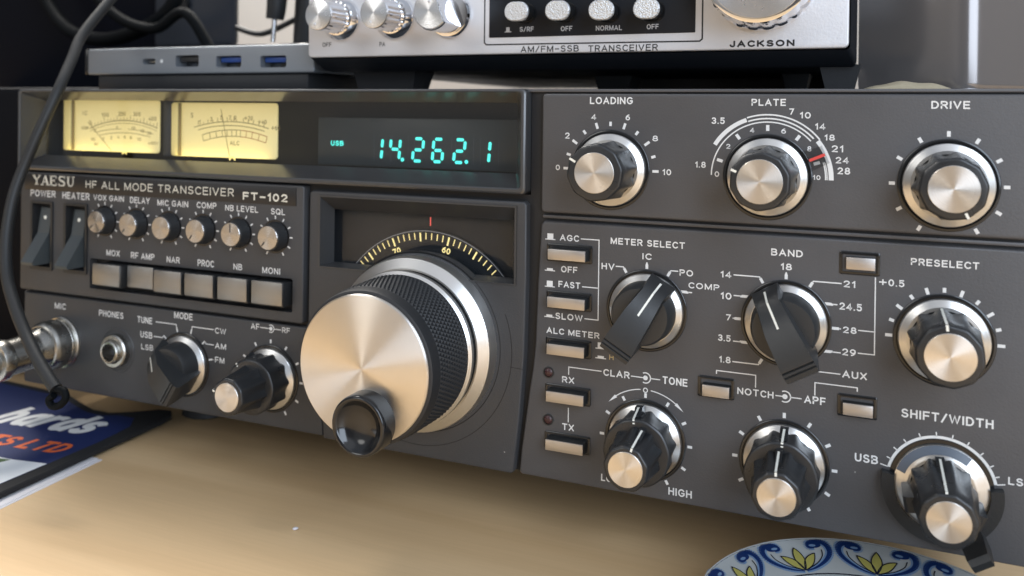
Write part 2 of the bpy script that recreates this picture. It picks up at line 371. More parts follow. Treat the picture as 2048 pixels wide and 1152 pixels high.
def tag(o, label=None, cat=None, group=None, kind=None):
    for k_, v in (('label', label), ('category', cat), ('group', group), ('kind', kind)):
        if v: o[k_] = v
    return o
def thing(name, label, cat, loc, group=None):
    o = bpy.data.objects.new(name, None); COL.objects.link(o); o.location = Vector(loc)*S; o['_w'] = list(loc)
    o.empty_display_size = .01
    return tag(o, label, cat, group)
def rrect(x0, x1, z0, z1, r, y, n=5):
    P = []
    for cx, cz, a0 in ((x1-r, z1-r, 0), (x1-r, z0+r, 90), (x0+r, z0+r, 180), (x0+r, z1-r, 270)):
        for i in range(n+1):
            a = math.radians(a0+90*i/n); P.append((cx+r*math.sin(a), y, cz+r*math.cos(a)))
    return P
def inset(poly, d):
    n = len(poly); A = sum(poly[i][0]*poly[(i+1) % n][1]-poly[(i+1) % n][0]*poly[i][1] for i in range(n)); s = 1 if A > 0 else -1
    o = []
    for i in range(n):
        p0, p1, p2 = (Vector(poly[(i+k_) % n]) for k_ in (-1, 0, 1))
        d0 = (p1-p0).normalized(); d1 = (p2-p1).normalized()
        n0 = Vector((-d0.y, d0.x))*s; n1 = Vector((-d1.y, d1.x))*s; m = n0+n1; m = m/max(.4, m.dot(n0))
        o.append(p1+m*d)
    return o
def plate_mesh(poly, yb, yf, bev=.7, holes=()):
    """a panel plate with a rounded front rim; holes go right through"""
    mb = MB(); L = [[(p[0], yb, p[1]) for p in poly], [(p[0], yf+bev, p[1]) for p in poly]]
    for k_ in (35, 65, 90):
        a = math.radians(k_); q = inset(poly, bev*(1-math.cos(a))); L.append([(p[0], yf+bev*(1-math.sin(a)), p[1]) for p in q])
    mb.loft(L)
    q = inset(poly, bev); mb.sheet([tuple(p) for p in q], [list(h) for h in holes], yf)
    for h in holes: mb.loft([[(p[0], yf, p[1]) for p in h], [(p[0], yb, p[1]) for p in h]])
    bmesh.ops.remove_doubles(mb.bm, verts=mb.bm.verts, dist=.001)
    return mb
def rp(x0, x1, z0, z1, r, n=5): return [(p[0], p[2]) for p in rrect(x0, x1, z0, z1, r, 0, n)]
def frame_loops(mb, rects):                      # rects: (x0,x1,z0,z1,r,y)
    return mb.loft([rrect(*q) for q in rects])

# ================================================================ the setting
DESK = -118.0
tag(MB().box(-900, 700, -700, 560, DESK-25, DESK, 2).build('desk', 'beech_wood'), kind='structure')
tag(MB().box(-1400, 1200, 600, 640, -700, 900).build('back_wall', 'wall_paint'), kind='structure')

# ================================================================ the transceiver
rig = thing('radio_transceiver', 'large charcoal radio transceiver with two lit yellow meters and many knobs', 'radio transceiver', (-73, 140, DESK))
X0, X1 = -257.5, 112.0
MB().box(X0+3, X1-2, 29, 300, -97, 22.5, 1.5).build('cabinet', 'cabinet_grey', rig)
mb = MB(); frame_loops(mb, [(X0+2.5, X1-1.5, -97.5, 23, .8, y) for y in (7.5, 29.2)]); mb.build('front_surround', 'cabinet_grey', rig)
mb = MB()
for q in ((-26.8, X1-.5, -9.2, 24.2), (X0+.5, X1-.5, -13.9, -9.2), (X0+.5, -108, -98.6, -13.9), (-28.9, X1-.5, -98.6, -13.9), (-108, -28.9, -98.6, -62)): mb.box(q[0], q[1], 2.2+.01*q[2]/25, 8, q[2], q[3])
mb.build('chassis_plate', 'groove_black', rig)
for x, ya0 in ((-197, 45), (60, 66)):
    for y in (ya0, 270):
        MB().loft([[(x+r*math.cos(math.pi*i/16), y+r*math.sin(math.pi*i/16), z) for i in range(32)] for r, z in ((9, -96.6), (9.5, -98.6), (10.5, -117.4), (9.5, -117.9))], True, True).build('foot', 'rubber_black', rig)
# top trim: two thin ridges above the panels
MB().box(X0+.6, X1, .9, 12, 23.9, 24.9, .4).build('top_trim', 'panel_grey', rig)
# --- panels
upper = plate_mesh(rp(-22.5, X1, -14.3, 23.4, 1.3), 4, 0, .7).build('upper_panel', 'panel_grey', rig)
MB().box(-22.3, X1, .9, 4, -16.2, -15.1, .35).build('trim_ridge', 'panel_grey', rig)
lp = [(X1, -17.0), (X1, -98.9), (-27.9, -98.9), (-28.9, -98.1), (-28.3, -91), (-27.4, -84), (-25.8, -71.5), (-24.6, -63.5), (-23.9, -56), (-23.3, -36), (-22.4, -18.2), (-21.4, -17.0)]
lower = plate_mesh(lp, 4, 0, .7).build('lower_panel', 'panel_grey', rig)
# --- meter and display housing
hb = MB()
frame_loops(hb, [(X0, -27, -8.9, 24.9, 1.6, 9), (X0, -27, -8.9, 24.9, 1.6, -1.6), (X0+.25, -27.25, -8.6, 24.75, 1.5, -2.2), (X0+.8, -27.8, -8.1, 24.4, 1.4, -2.5),
                 (X0+1.4, -28.6, -7.3, 24.05, 1.3, -2.5), (X0+1.7, -29.0, -6.9, 23.8, 1.2, -2.2), (X0+4.1, -33.9, -3.1, 20.6, .8, 7.6), (X0+4.1, -33.9, -3.1, 20.6, .8, 9.5)])
housing = hb.build('meter_housing', 'bezel_plastic', rig, angle=18)
MB().box(X0+3, -31, 27, 28, -6, 22.5).build('display_recess', 'groove_black', rig)
win = MB().box(X0+4.2, -34.0, 7.9, 8.5, -3.05, 20.55).build('display_window', 'smoked_glass', rig)
# --- lit meters
def meter(x0, x1, z0, z1, edge, num):
    m = plate_mesh(rp(x0, x1, z0, z1, 1.4), 12.9, 12.2, .2).build('panel_meter', 'meter_face', rig)
    MB().box(edge-.35, edge+.35, 10.8, 12.0, z0+.3, z1-.2, .1).build('case_edge', 'meter_ink', m)
    MB().box(x0+1.2, edge-.4, 11.0, 12.0, z0+.4, z1-.4, .3).build('case_side', 'meter_case', m)
    ld = bpy.data.lights.new('meter_lamp', 'AREA'); ld.shape = 'RECTANGLE'; ld.size = (x1-x0-8)*S; ld.size_y = 2.2*S; ld.energy = .0025; ld.color = (1, .80, .33)
    lo = bpy.data.objects.new('meter_lamp', ld); COL.objects.link(lo); lo.location = Vector(((x0+x1)/2, 9.7, z0-1.0))*S; lo.rotation_euler = (math.radians(180-6), 0, 0)
    return m
ya = 12.12
m1 = meter(-247.8, -193.9, -.9, 21.0, -241.4, 0); m2 = meter(-187.4, -134.9, -1.6, 20.0, -182.2, 1)
def ang(cx, cz, x, z): return math.degrees(math.atan2(x-cx, z-cz))
b = MB(); cx, cz = -212.6, -43.7
b.arc(cx, cz, 56.0, -21, 18.7, .28, ya); b.arc(cx, cz, 54.9, -21, 18.7, .16, ya)
for i in range(21): b.tick(cx, cz, -19+i*1.85, 56.0, 57.3 if i % 4 else 58.2, .22, ya)
b.arc(cx-.5, cz-20, 72.5, -12, -1, .2, ya); b.arc(cx-.5, cz-20, 72.5, 2, 13, .2, ya); b.arc(cx-.5, cz-20, 70.9, -11, 12, .2, ya)
for s, x, z in (('IC', -236.6, 14.4), ('100', -225.6, 13.7), ('200', -216.2, 14.2), ('300', -207.9, 14.2), ('400', -199.4, 12.4), ('0', -232.9, 10.3)):
    b.text(s, x, x+1.35*len(s), z, 1.7, ya, .15)
for s, x, z in (('5', -217.4, 8.6), ('10', -208.8, 8.6), ('15', -203.9, 7.5), ('20', -200.2, 6.6), ('0', -229.9, 7.2), ('0', -225.1, 3.8), ('2', -220.6, 4.3), ('4', -216.6, 4.7), ('6', -213, 4.8), ('8', -209.6, 4.6), ('10', -205.6, 4.0), ('COMP', -237.2, 8.2), ('PO', -231.4, 3.4), ('HV', -229.6, 1.4), ('x100V', -199.5, 2.6)):
    b.text(s, x, x+1.05*len(s), z, 1.3, ya, .15)
b.build('scale_printing', 'meter_ink', m1)
MB().line([(-219.6, -.5), (-233.3, 11.3)], .22, 12.0).build('needle', 'meter_ink', m1)
MB().arc(-212.5, -1.9, 1.1, -88, 88, .7, 12.05).build('needle_hub', 'meter_case', m1)
b = MB(); cx, cz = -157, -56.5
b.arc(cx, cz, 69.1, -15.6, 15.3, .28, ya); b.arc(cx, cz, 67.6, -14, 14, .28, ya)
for i, a_ in enumerate((-13.4, -11.4, -9.4, -7.4, -5.4, -3.4, -1.5, .2, 1.2, 2.2, 5, 7, 9, 11.2, 13.2)): b.tick(cx, cz, a_, 69.1, 70.2 if i % 2 else 70.9, .25, ya)
for s, x, z, h in (('S', -177.2, 14.0, 1.9), ('1', -173.4, 11.3, 1.7), ('3', -167.4, 12.6, 1.7), ('5', -162.3, 13.4, 1.7), ('7', -158.1, 13.3, 1.7), ('9', -155.6, 13.3, 1.7)):
    b.text(s, x, x+1.2, z, h, ya, .15)
for s, x, z in (('+20', -150.5, 13.2), ('+40', -143.9, 11.9), ('+60', -137.6, 9.6)): b.text(s, x, x+4.1, z, 1.7, ya, .15)
b.text('ALC', -157.4, -152.8, 3.4, 1.7, ya, .15)
cx2, cz2 = -155.6, -45.8
for r_ in (52.7, 55.2): b.arc(cx2, cz2, r_, -16.5, 3.5, .25, ya)
for a_ in (-16.5, -12.6, -9.2, -6, -3.5, -1, 1.4, 3.5): b.tick(cx2, cz2, a_, 52.7, 55.2, .25, ya)
b.build('scale_printing', 'meter_ink', m2)
b = MB()
for r_ in (52.7, 55.2): b.arc(cx2, cz2, r_, 3.6, 17, .25, ya)
for a_ in (6.5, 9.5, 13, 17): b.tick(cx2, cz2, a_, 52.7, 55.2, .25, ya)
b.build('scale_printing', 'meter_red', m2)
MB().line([(-157.4, -1.4), (-161.9, 17.6)], .24, 12.0).build('needle', 'meter_ink', m2)
MB().arc(-156.1, -2.6, 1.3, -88, 88, .8, 12.05).build('needle_hub', 'meter_case', m2)
MB().box(-193.6, -187.7, 14, 20, -2, 21, .3).build('meter_divider', 'slate', rig)
# --- frequency display
vfd = MB().box(-121, -34.4, 19, 22, -3.2, 14.9, .3).build('frequency_display', 'vfd_unlit', rig)
SEG = {'a': ((.14, 1), (.92, 1)), 'b': ((1, .96), (.93, .54)), 'c': ((.92, .46), (.85, .04)), 'd': ((.0, 0), (.78, 0)), 'e': ((-.08, .04), (-.01, .46)), 'f': ((0, .54), (.07, .96)), 'g': ((.08, .5), (.86, .5))}
def digit(mb, x, z, w, h, segs, y, t=1.12):
    for s in segs:
        (ax, az), (bx, bz) = SEG[s]; p = Vector((x+ax*w+az*.0, z+az*h)); q = Vector((x+bx*w, z+bz*h)); d = (q-p).normalized(); n = Vector((-d.y, d.x))*t/2
        mb.flat([p+d*.12, p+d*.5+n, q-d*.5+n, q-d*.12, q-d*.5-n, p+d*.5-n], y)
yd = 18.6
for segs, x in (('bc', -94.4), ('bcfg', -86.9), ('abdeg', -77.3), ('acdefg', -69.2), ('abdeg', -60.6), ('bc', -50.9)):
    mb = MB(); digit(mb, x-1.9, -.6, 4.2, 8.1, segs, yd); mb.build('display_digit', 'vfd_digit', vfd)
for x in (-83.7, -57.8): MB().disc(x, -.3, .7, yd).build('decimal_point', 'vfd_digit', vfd)
MB().text('USB', -114.8, -109.2, 4.1, 1.9, yd, .2).build('mode_indicator', 'vfd_digit', vfd)
b = MB()
for x in (-94.4, -86.9, -77.3, -69.2, -60.6, -50.9):
    for dx in (-1.6, 5.4): b.line([(x+dx, -1.3), (x+dx, 8.6)], .12, 18.9)
b.build('grid_wire', 'arc_blue_grey', vfd)

# --- switch panel, jack panel, dial panel
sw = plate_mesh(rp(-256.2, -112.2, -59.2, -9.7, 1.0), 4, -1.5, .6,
                holes=[rp(-248.6, -237.6, -48.9, -22.5, .3, 1), rp(-229.3, -218.1, -48.7, -22.6, .3, 1), rp(-216.0, -116.7, -55.5, -43.3, .5, 1)]).build('switch_panel', 'panel_grey_shaded', rig)
MB().box(-216.4, -116.3, 3.6, 4.4, -56, -43).build('key_recess', 'groove_black', rig)
MB().box(-253.4, -115.4, -1.75, -1.2, -17.1, -10.5, .12).build('name_strip', 'strip_black', sw)
jk = plate_mesh([(-255.5, -60.6), (-111.6, -60.6), (-111.2, -66), (-104.5, -94.2), (-104.3, -98.6), (-254.6, -98.9), (-255.4, -98)], 4, 0, .8).build('jack_panel', 'panel_grey_shaded', rig)
dp = [(-27.0, -12.2), (-26.9, -36), (-27.3, -60), (-28.7, -81), (-30.6, -98.2), (-31.4, -98.9), (-103.4, -98.9), (-103.6, -94.2), (-110.4, -66), (-110.2, -12.2), (-109.2, -11.2), (-28, -11.2)]
CX, CZ = -65.8, -60.0
dial_hole = [(-106.2, -38.2), (-106.2, -12.6), (-30.3, -12.6), (-30.3, -38.2)]+[(CX+29.6*math.sin(math.radians(a_)), CZ+29.6*math.cos(math.radians(a_))) for a_ in range(42, -43, -4)]+[]
dpan = plate_mesh(dp, 4, -1.0, .7, holes=[dial_hole]).build('dial_panel', 'panel_grey_shaded', rig)
b = MB()
b.loft([[(x, y, z) for x, z in q] for y, q in ((-1.3, [(-106.2, -38.2), (-106.2, -12.6), (-30.3, -12.6), (-30.3, -38.2)]), (-1.3, [(-105.4, -37.8), (-105.4, -13.2), (-31.0, -13.2), (-31.0, -37.8)]),
                                               (5.5, [(-103.9, -37.2), (-103.9, -18.2), (-33.9, -18.2), (-33.9, -37.2)]))])
b.build('dial_bezel', 'bezel_matte', rig, angle=20)
MB().box(-110, -28, 9.5, 10.3, -62, -13).build('dial_backplate', 'dial_back', rig)
MB().box(-104.5, -33.3, 5.7, 6.1, -40, -17.8).build('dial_window', 'dial_glass', rig)
MB().line([(-64.9, -21.9), (-64.9, -18.9)], .36, 5.5).build('index_line', 'red_glow', rig)
CX, CZ = -67.3, -61.6
dd = MB().lathe(CX, CZ, [(4, 8.8), (37.7, 8.8), (37.9, 8.6), (37.9, 8.2), (4, 8.1)], 96).build('dial_disc', 'dial_back', rig)
b = MB(); b.ring(CX, CZ, 37.35, 37.6, 7.95, -60, 60); b.build('disc_edge', 'print_grey', dd)
b = MB()
for v in range(50, 81):
    a_ = -4.5+(65-v)*3.55
    if a_ > 47 or a_ < -48: continue
    big = v % 5 == 0
    b.tick(CX, CZ, a_, 33.8 if big else 34.5, 36.8, .62 if big else .36, 7.9)
    if v % 10 == 0:
        ca = math.radians(a_)
        for i, ch in enumerate(str(v)):
            def tr(X, Z, dy, ca=ca, i=i): 
                lx = X-1.65+i*1.75; lz = 31.0+Z
                return Vector((CX+lx*math.cos(ca)+lz*math.sin(ca), 7.9+dy, CZ-lx*math.sin(ca)+lz*math.cos(ca)))
            b.text(ch, 0, 1.5, 0, 2.1, 7.9, .2, tr=tr)
b.build('scale_printing', 'dial_digit', dd)

# ---------------------------------------------------------------- printed legends
P0, P1 = -.06, -1.56
TXT = [
 ('loading','LOADING',-6.7,6.9,20.2,2.2),
 ('loading','0',-17.7,-16.3,-0.7,1.7),('loading','2',-14.7,-13.2,9.3,1.9),('loading','4',-6.2,-4.6,15.3,1.8),('loading','6',4.7,6.1,15.3,1.8),('loading','8',13.1,14.8,9.1,1.7),('loading','10',16.3,18.9,-1.0,1.8),('plate','PLATE',41.9,51.4,20.0,2.0),
 ('plate','3.5',30.6,34.4,14.6,1.9),('plate','1.8',26.0,29.1,1.6,1.8),('plate','7',52.3,53.6,17.5,1.8),('plate','10',55.2,58.1,16.5,1.8),('plate','14',59.3,62.0,13.4,1.8),('plate','18',61.8,64.5,10.4,1.7),('plate','21',63.7,66.7,7.2,1.9),('plate','24',64.8,68.2,4.1,1.8),('plate','28',65.3,68.6,1.1,1.9),('plate','2',34.9,36.1,7.4,1.4),('plate','4',41.6,42.8,12.2,1.5),('plate','6',50.2,51.5,12.1,1.5),('plate','8',57.3,58.4,7.2,1.5),('plate','0',31.7,33.0,-0.9,1.6),('plate','10',58.9,60.9,-0.7,1.3),('drive','DRIVE',88.5,97.7,19.5,2.1),
 ('agc','AGC',-16.0,-9.7,-22.9,2.0),
 ('agc','OFF',-15.5,-10.1,-32.8,2.0),('agc','FAST',-16.3,-9.1,-37.6,2.0),('agc','SLOW',-17.2,-8.2,-47.7,2.0),('agc','ALC METER',-20.1,-2.7,-52.5,1.9),('meter','METER SELECT',0.5,23.3,-22.8,2.0),
 ('meter','HV',-2.3,1.8,-30.8,2.0),('meter','IC',10.5,13.3,-26.8,1.9),('meter','PO',21.8,25.8,-30.8,1.9),('meter','COMP',24.5,33.5,-34.3,1.8),('band','BAND',47.9,56.5,-22.8,2.0),
 ('band','18',50.6,53.6,-26.7,1.9),('band','14',33.8,36.9,-30.3,1.9),('band','10',33.9,37.0,-36.6,2.0),('band','7',35.5,36.9,-42.7,1.8),('band','3.5',33.3,36.9,-48.9,1.9),('band','1.8',33.7,37.0,-55.2,1.9),('band','21',67.3,70.3,-30.2,1.9),('band','24.5',66.3,72.1,-36.5,2.0),('band','28',67.3,70.8,-42.9,1.8),('band','29',67.2,70.7,-49.1,1.9),('band','AUX',67.3,73.6,-55.3,2.0),('band','+0.5',76.3,82.6,-28.9,1.9),('pre','PRESELECT',84.1,100.4,-22.7,1.9),
 ('clar','CLAR',-1.3,7.0,-63.6,2.1),
 ('clar','TONE',17.1,24.6,-63.7,2.3),('clar','0',11.2,12.7,-67.2,1.6),('clar','RX',-14.7,-10.7,-67.5,2.0),('clar','TX',-14.5,-10.6,-82.4,2.1),('clar','HIGH',19.3,26.3,-96.7,2.3),('clar','LOW',-1.6,4.4,-96.2,2.2),('notch','NOTCH',39.0,49.1,-63.8,2.0),
 ('notch','APF',57.4,63.1,-63.8,2.2),('shift','SHIFT/WIDTH',82.3,104.2,-64.1,2.4),
 ('shift','USB',70.8,76.7,-78.0,2.3),('shift','LSB',107.7,113.1,-77.9,2.0),('title','HF ALL MODE TRANSCEIVER',-218.3,-143.3,-15.0,3.0),
 ('title','FT-102',-139.1,-119.1,-15.9,2.9),('title','YAESU',-248.5,-224.6,-14.9,4.1),('power','POWER',-250.1,-235.6,-19.8,2.8),
 ('power','HEATER',-231.6,-216.5,-20.0,2.8),('trim','VOX GAIN',-214.2,-197.9,-19.7,2.2),
 ('trim','DELAY',-194.6,-184.5,-19.9,2.4),('trim','MIC GAIN',-180.5,-165.2,-20.2,2.3),('trim','COMP',-161.0,-151.6,-20.1,2.3),('trim','NB LEVEL',-147.4,-132.3,-20.4,2.2),('trim','SQL',-126.5,-120.3,-20.6,2.2),('btn','MOX',-206.9,-199.8,-41.6,2.4),
 ('btn','RF AMP',-193.9,-181.8,-41.7,2.5),('btn','NAR',-175.5,-169.1,-41.9,2.4),('btn','PROC',-160.3,-152.5,-42.1,2.5),('btn','NB',-143.3,-139.3,-42.1,2.3),('btn','MONI',-130.1,-122.2,-42.3,2.3),('mic','MIC',-237.2,-230.9,-66.1,2.5),
 ('mic','PHONES',-212.3,-199.2,-66.6,2.5),('mode','MODE',-173.0,-163.9,-63.5,2.5),
 ('mode','TUNE',-191.8,-184.1,-67.1,2.5),('mode','USB',-190.1,-184.0,-72.8,2.5),('mode','LSB',-189.6,-183.5,-77.5,2.2),('mode','CW',-153.0,-147.8,-67.2,2.2),('mode','AM',-152.9,-147.7,-72.9,2.2),('mode','FM',-152.8,-148.4,-78.2,2.2),('af','AF',-136.2,-132.4,-63.7,2.2),
 ('af','RF',-122.2,-118.7,-63.6,2.0),
]
LEG = {}
def leg(g): return LEG.setdefault(g, MB())
YAESU = {  # serif capitals drawn as strokes: (x0,z0,x1,z1,width)
 'Y': [(.05, 1, .5, .46, .20), (.95, 1, .5, .46, .12), (.5, .5, .5, 0, .2), (-.05, .96, .3, .96, .1), (.72, .96, 1.05, .96, .1), (.28, .04, .72, .04, .1)],
 'A': [(.5, 1, .14, 0, .10), (.5, 1, .88, 0, .22), (.26, .34, .74, .34, .09), (-.04, .04, .32, .04, .1), (.66, .04, 1.06, .04, .1)],
 'E': [(.2, 1, .2, 0, .22), (0, .95, .88, .95, .1), (0, .05, .92, .05, .1), (.2, .52, .66, .52, .1), (.85, 1, .85, .72, .09), (.89, 0, .89, .28, .09), (.64, .66, .64, .38, .08)],
 'S': [(.82, .95, .3, .95, .1), (.3, .95, .12, .76, .18), (.12, .76, .3, .56, .18), (.3, .56, .68, .46, .18), (.68, .46, .86, .25, .2), (.86, .25, .66, .05, .18), (.66, .05, .12, .05, .1), (.84, 1, .84, .72, .09), (.12, 0, .12, .28, .09)],
 'U': [(.2, 1, .2, .3, .22), (.2, .34, .36, .05, .18), (.34, .06, .66, .06, .11), (.64, .06, .82, .32, .11), (.82, .3, .82, 1, .11), (0, .96, .42, .96, .09), (.66, .96, 1.0, .96, .09)]}
for g, s, x0, x1, zb, h in TXT:
    y = P1 if g in ('title', 'power', 'trim', 'btn') else P0
    if s == 'YAESU':
        w = (x1-x0)/5.35
        for i, ch in enumerate(s):
            for (ax, az, bx, bz, t) in YAESU[ch]:
                ox = x0+i*w*1.09; P = Vector((ox+ax*w, zb+az*h)); Q = Vector((ox+bx*w, zb+bz*h))
                if (Q-P).length > 0: leg('maker').line([P, Q], t*w*.95, -1.82)
        continue
    if g == 'title': leg('title').text(s, x0, x1, zb, h, -1.82, .21 if s.startswith('FT') else .125); continue
    leg(g).text(s, x0, x1, zb, h, y, .15 if x0 < -100 else .18)
def br(g, pts, w=.3, y=P0): leg(g).line(pts, w, y)
# tick rings
def ticks(g, cx, cz, angs, r0, r1, w, y=P0, alt=None):
    for i, a_ in enumerate(angs):
        d = (r1-r0)*.13 if (alt and i % 2) else 0
        leg(g).tick(cx, cz, a_, r0+d, r1-d*1.2, w, y)
ticks('loading', 0, 0, range(-90, 91, 18), 13.2, 15.1, .8, alt=True)
ticks('drive', 92.8, -.8, range(-150, 151, 30), 12.9, 14.4, .9)
ticks('pre', 92.3, -42.2, range(-90, 91, 18), 12.5, 14.3, .85, alt=True)
ticks('clar', 12, -81.5, (-60, -30, 0, 30, 60, 90, 120, 150, -90), 12.8, 14.2, .8)
ticks('notch', 52.1, -81.7, range(-150, 151, 30), 12.8, 14.3, .85)
ticks('af', -127.2, -80.9, range(-120, 151, 30), 12.9, 14.3, .75)
for i in range(6):
    kx = -208+i*16.7
    ticks('trim', kx, -27.8-.16*i, (-150, -120, -90, -60, -30, 0, 30, 60, 90, 120, 150), 6.4, 7.6, .5, P1)
# PLATE scale
PX, PZ = 46.5, -.4
ticks('plate', PX, PZ, (-72, -36, 0, 36, 72), 13.2, 14.9, .9)
leg('plate').arc(PX, PZ, 17.3, -59, -20, 1.2, P0); leg('plate').arc(PX, PZ, 17.85, -19, 52, .42, P0); leg('plate').arc(PX, PZ, 16.75, -19, 48, .42, P0)
leg('plate').arc(PX, PZ, 15.75, -90, 48, .36, P0); leg('plate').arc(PX, PZ, 17.2, 52, 91, 1.3, P0); leg('plate').arc(PX, PZ, 15.75, 73, 91, .36, P0); leg('plate').arc(PX, PZ, 16.15, 73, 91, .25, P0-.02)
# METER SELECT, BAND, MODE pointers
def at(cx, cz, a_, r): return (cx+r*math.sin(math.radians(a_)), cz+r*math.cos(math.radians(a_)))
def sel(g, cx, cz, items):
    for a_, xt in items:
        if abs(a_) in (60, 90, 120):                # side positions: slanted bar and a level leader
            s_ = 1 if a_ > 0 else -1; z = cz+13.3*math.cos(math.radians(a_)); x = cx+13.3*math.sin(math.radians(a_)); k_ = .25*(1 if abs(a_) == 60 else -1 if abs(a_) == 120 else 0)*s_
            leg(g).flat([(x-s_*.95-k_, z+.4), (x+s_*.8-k_, z+.4), (x+s_*1.15, z), (x+s_*.8+k_, z-.4), (x-s_*.95+k_, z-.4)], P0)
            br(g, [(x+s_*1.0, z), (xt, z)], .34)
        elif a_ == 0:
            leg(g).tick(cx, cz, 0, 12.6, 13.9, .85, P0); leg(g).tick(cx, cz, 0, 13.9, 14.6, .75, P0, .3)
        else:
            leg(g).tick(cx, cz, a_, 12.6, 14.2, .8, P0); q = at(cx, cz, a_, 14.6); br(g, [at(cx, cz, a_, 14.1), q, (xt, q[1])], .34)
sel('meter', 11.9, -42.2, ((-30, 2.2), (0, 0), (30, 21.4), (60, 25.6)))
sel('band', 52.1, -41.9, ((-150, 37.5), (-120, 37.6), (-90, 37.4), (-60, 37.6), (-30, 37.5), (0, 0), (30, 66.8), (60, 65.8), (90, 66.8), (120, 66.8)))
br('band', [at(52.1, -41.9, 150, 13.5), (61, -54.5), (66.8, -54.5)])
br('band', [(75.4, -26.8), (75.4, -48.1), (71.2, -48.1)]); br('band', [(71.2, -41.8), (75.4, -41.8)])
mo = (-168, -80.9)
for a_, p in ((-15, (-182.3, -65.9)), (15, (-153.6, -65.9)), (45, (-153.5, -71.7)), (75, (-153.4, -77.4)), (-45, (-183.3, -71.7)), (-75, (-183.2, -77.4))):
    leg('mode').tick(*mo, a_, 12.6, 14.3, .55, P0); q = at(*mo, a_, 15.2); br('mode', [at(*mo, a_, 14.2), (q[0], p[1]), p], .32)
# brackets
br('agc', [(-9.1, -21.9), (-3.2, -21.9), (-3.2, -46.7), (-7.6, -46.7)]); br('agc', [(-8.5, -36.8), (-3.2, -36.8)])
def push(g, x, z, up):
    br(g, [(x, z), (x+3.4, z)], .28); h = 1.85 if up else .75
    leg(g).flat([(x+.7, z+.1), (x+.7, z+h), (x+2.7, z+h), (x+2.7, z+.1)], P0-.02)
push('agc', -20.9, -22.7, True); push('agc', -20.9, -32.6, False); push('agc', -20.9, -37.7, True); push('agc', -20.9, -47.3, False); push('agc', -3.9, -55.4, True); push('agc', -3.9, -58.4, False)
br('clar', [(-12.55, -64.8), (-12.55, -62.4), (-1.9, -62.4)]); br('clar', [(-12.5, -75.2), (-12.5, -79.8)])
def conc(g, x, z, xl, xr, r=1.55):
    leg(g).arc(x, z, r, -30, 210, .34, P0); leg(g).disc(x, z, .72, P0); br(g, [(xl, z), (x, z)], .3, P0-.02); br(g, [(x+r, z), (xr, z)], .3)
conc('clar', 11.9, -62.65, 7.4, 16.4); conc('notch', 52.2, -62.75, 49.6, 56.7); conc('af', -127.2, -62.7, -132.0, -122.6, 1.35)
br('notch', [(33, -58.7), (33, -57.7), (44.1, -57.7), (44.1, -61.3)]); br('notch', [(60.2, -61.3), (60.2, -57.7), (71.2, -57.7), (71.2, -58.8)])
leg('clar').arc(12, -81.5, 15.25, -44, -6, .28, P0); leg('clar').arc(12, -81.5, 15.25, 6, 44, .28, P0)
for s_ in (-1, 1):
    p = Vector(at(12, -81.5, 47*s_, 15.25)); q = Vector(at(12, -81.5, 37*s_, 15.25)); d = (q-p).normalized(); n = Vector((-d.y, d.x))
    leg('clar').flat([p-d*.5, q+n*.5, q-n*.5], P0-.02)
# SHIFT / WIDTH scale
SX, SZ = 92.1, -81.3
leg('shift').ring(SX, SZ, 12.75, 13.5, P0, -76, 78)
for a_ in (-76, -66, -53, -39, -22, -5, 11, 27, 43, 58, 70, 78): leg('shift').tick(SX, SZ, a_, 13.3, 15.3 if a_ in (-76, 78) else 14.5, .3, P0)
MB().text('H', .5, 1.9, -58.5, 1.6, P0, .17).build('printed_legend', 'print_gold', lower)
for g, mb in LEG.items():
    par = {'loading': upper, 'plate': upper, 'drive': upper, 'title': sw, 'maker': sw, 'power': sw, 'trim': sw, 'btn': sw, 'mic': jk, 'mode': jk, 'af': jk}.get(g, lower)
    mb.build('printed_legend', 'print_cream' if g in ('title', 'maker') else 'print_white', par)

# ---------------------------------------------------------------- knobs
def flute(n, depth, a0, yb, yf, lobed=.0):
    def f(a, r, y):
        t = (y-yb)/(yf-yb)                         # 0 at the panel, 1 at the front lip
        w = max(0., 1-t*1.12)**.55 if t < .9 else lobed
        c = .5+.5*math.cos(n*(a-a0)); return r-depth*w*(c**.7)
    return f
def fluted(cx, cz, rb, rf_, yb, yf, n=9, depth=1.5, a0=0., lobed=.0, fin=None):
    ys = [yb+(yf-yb)*t for t in (0, .12, .25, .4, .55, .68, .78, .86, .93)]
    prof = [(rb+(rf_-rb)*((y-yb)/(yf-yb)), y) for y in ys]+[(rf_, yf+.45), (rf_-.35, yf+.08), (rf_-.7, yf)]
    mb = MB().lathe(cx, cz, prof, n*16, False, True, flute(n, depth, a0, yb, yf, lobed))
    return mb
def fin_box(mb, cx, cz, ang_, u0, u1, w, ya_, yb_, y_tip):
    """pointer fin: a bar along the pointing direction that drops to the skirt at its tip"""
    a = math.radians(ang_); u = Vector((math.sin(a), 0, math.cos(a))); v = Vector((u.z, 0, -u.x)); c = Vector((cx, 0, cz))
    prof = [(u0, ya_), (u1, ya_), (u1, y_tip), (u1-.8, y_tip-1.0), (u0, yb_)]
    L = [[tuple(c+u*p+v*s_*w/2+Vector((0, q, 0))) for p, q in prof] for s_ in (-1, 1)]
    mb.loft(L, True, True); return mb
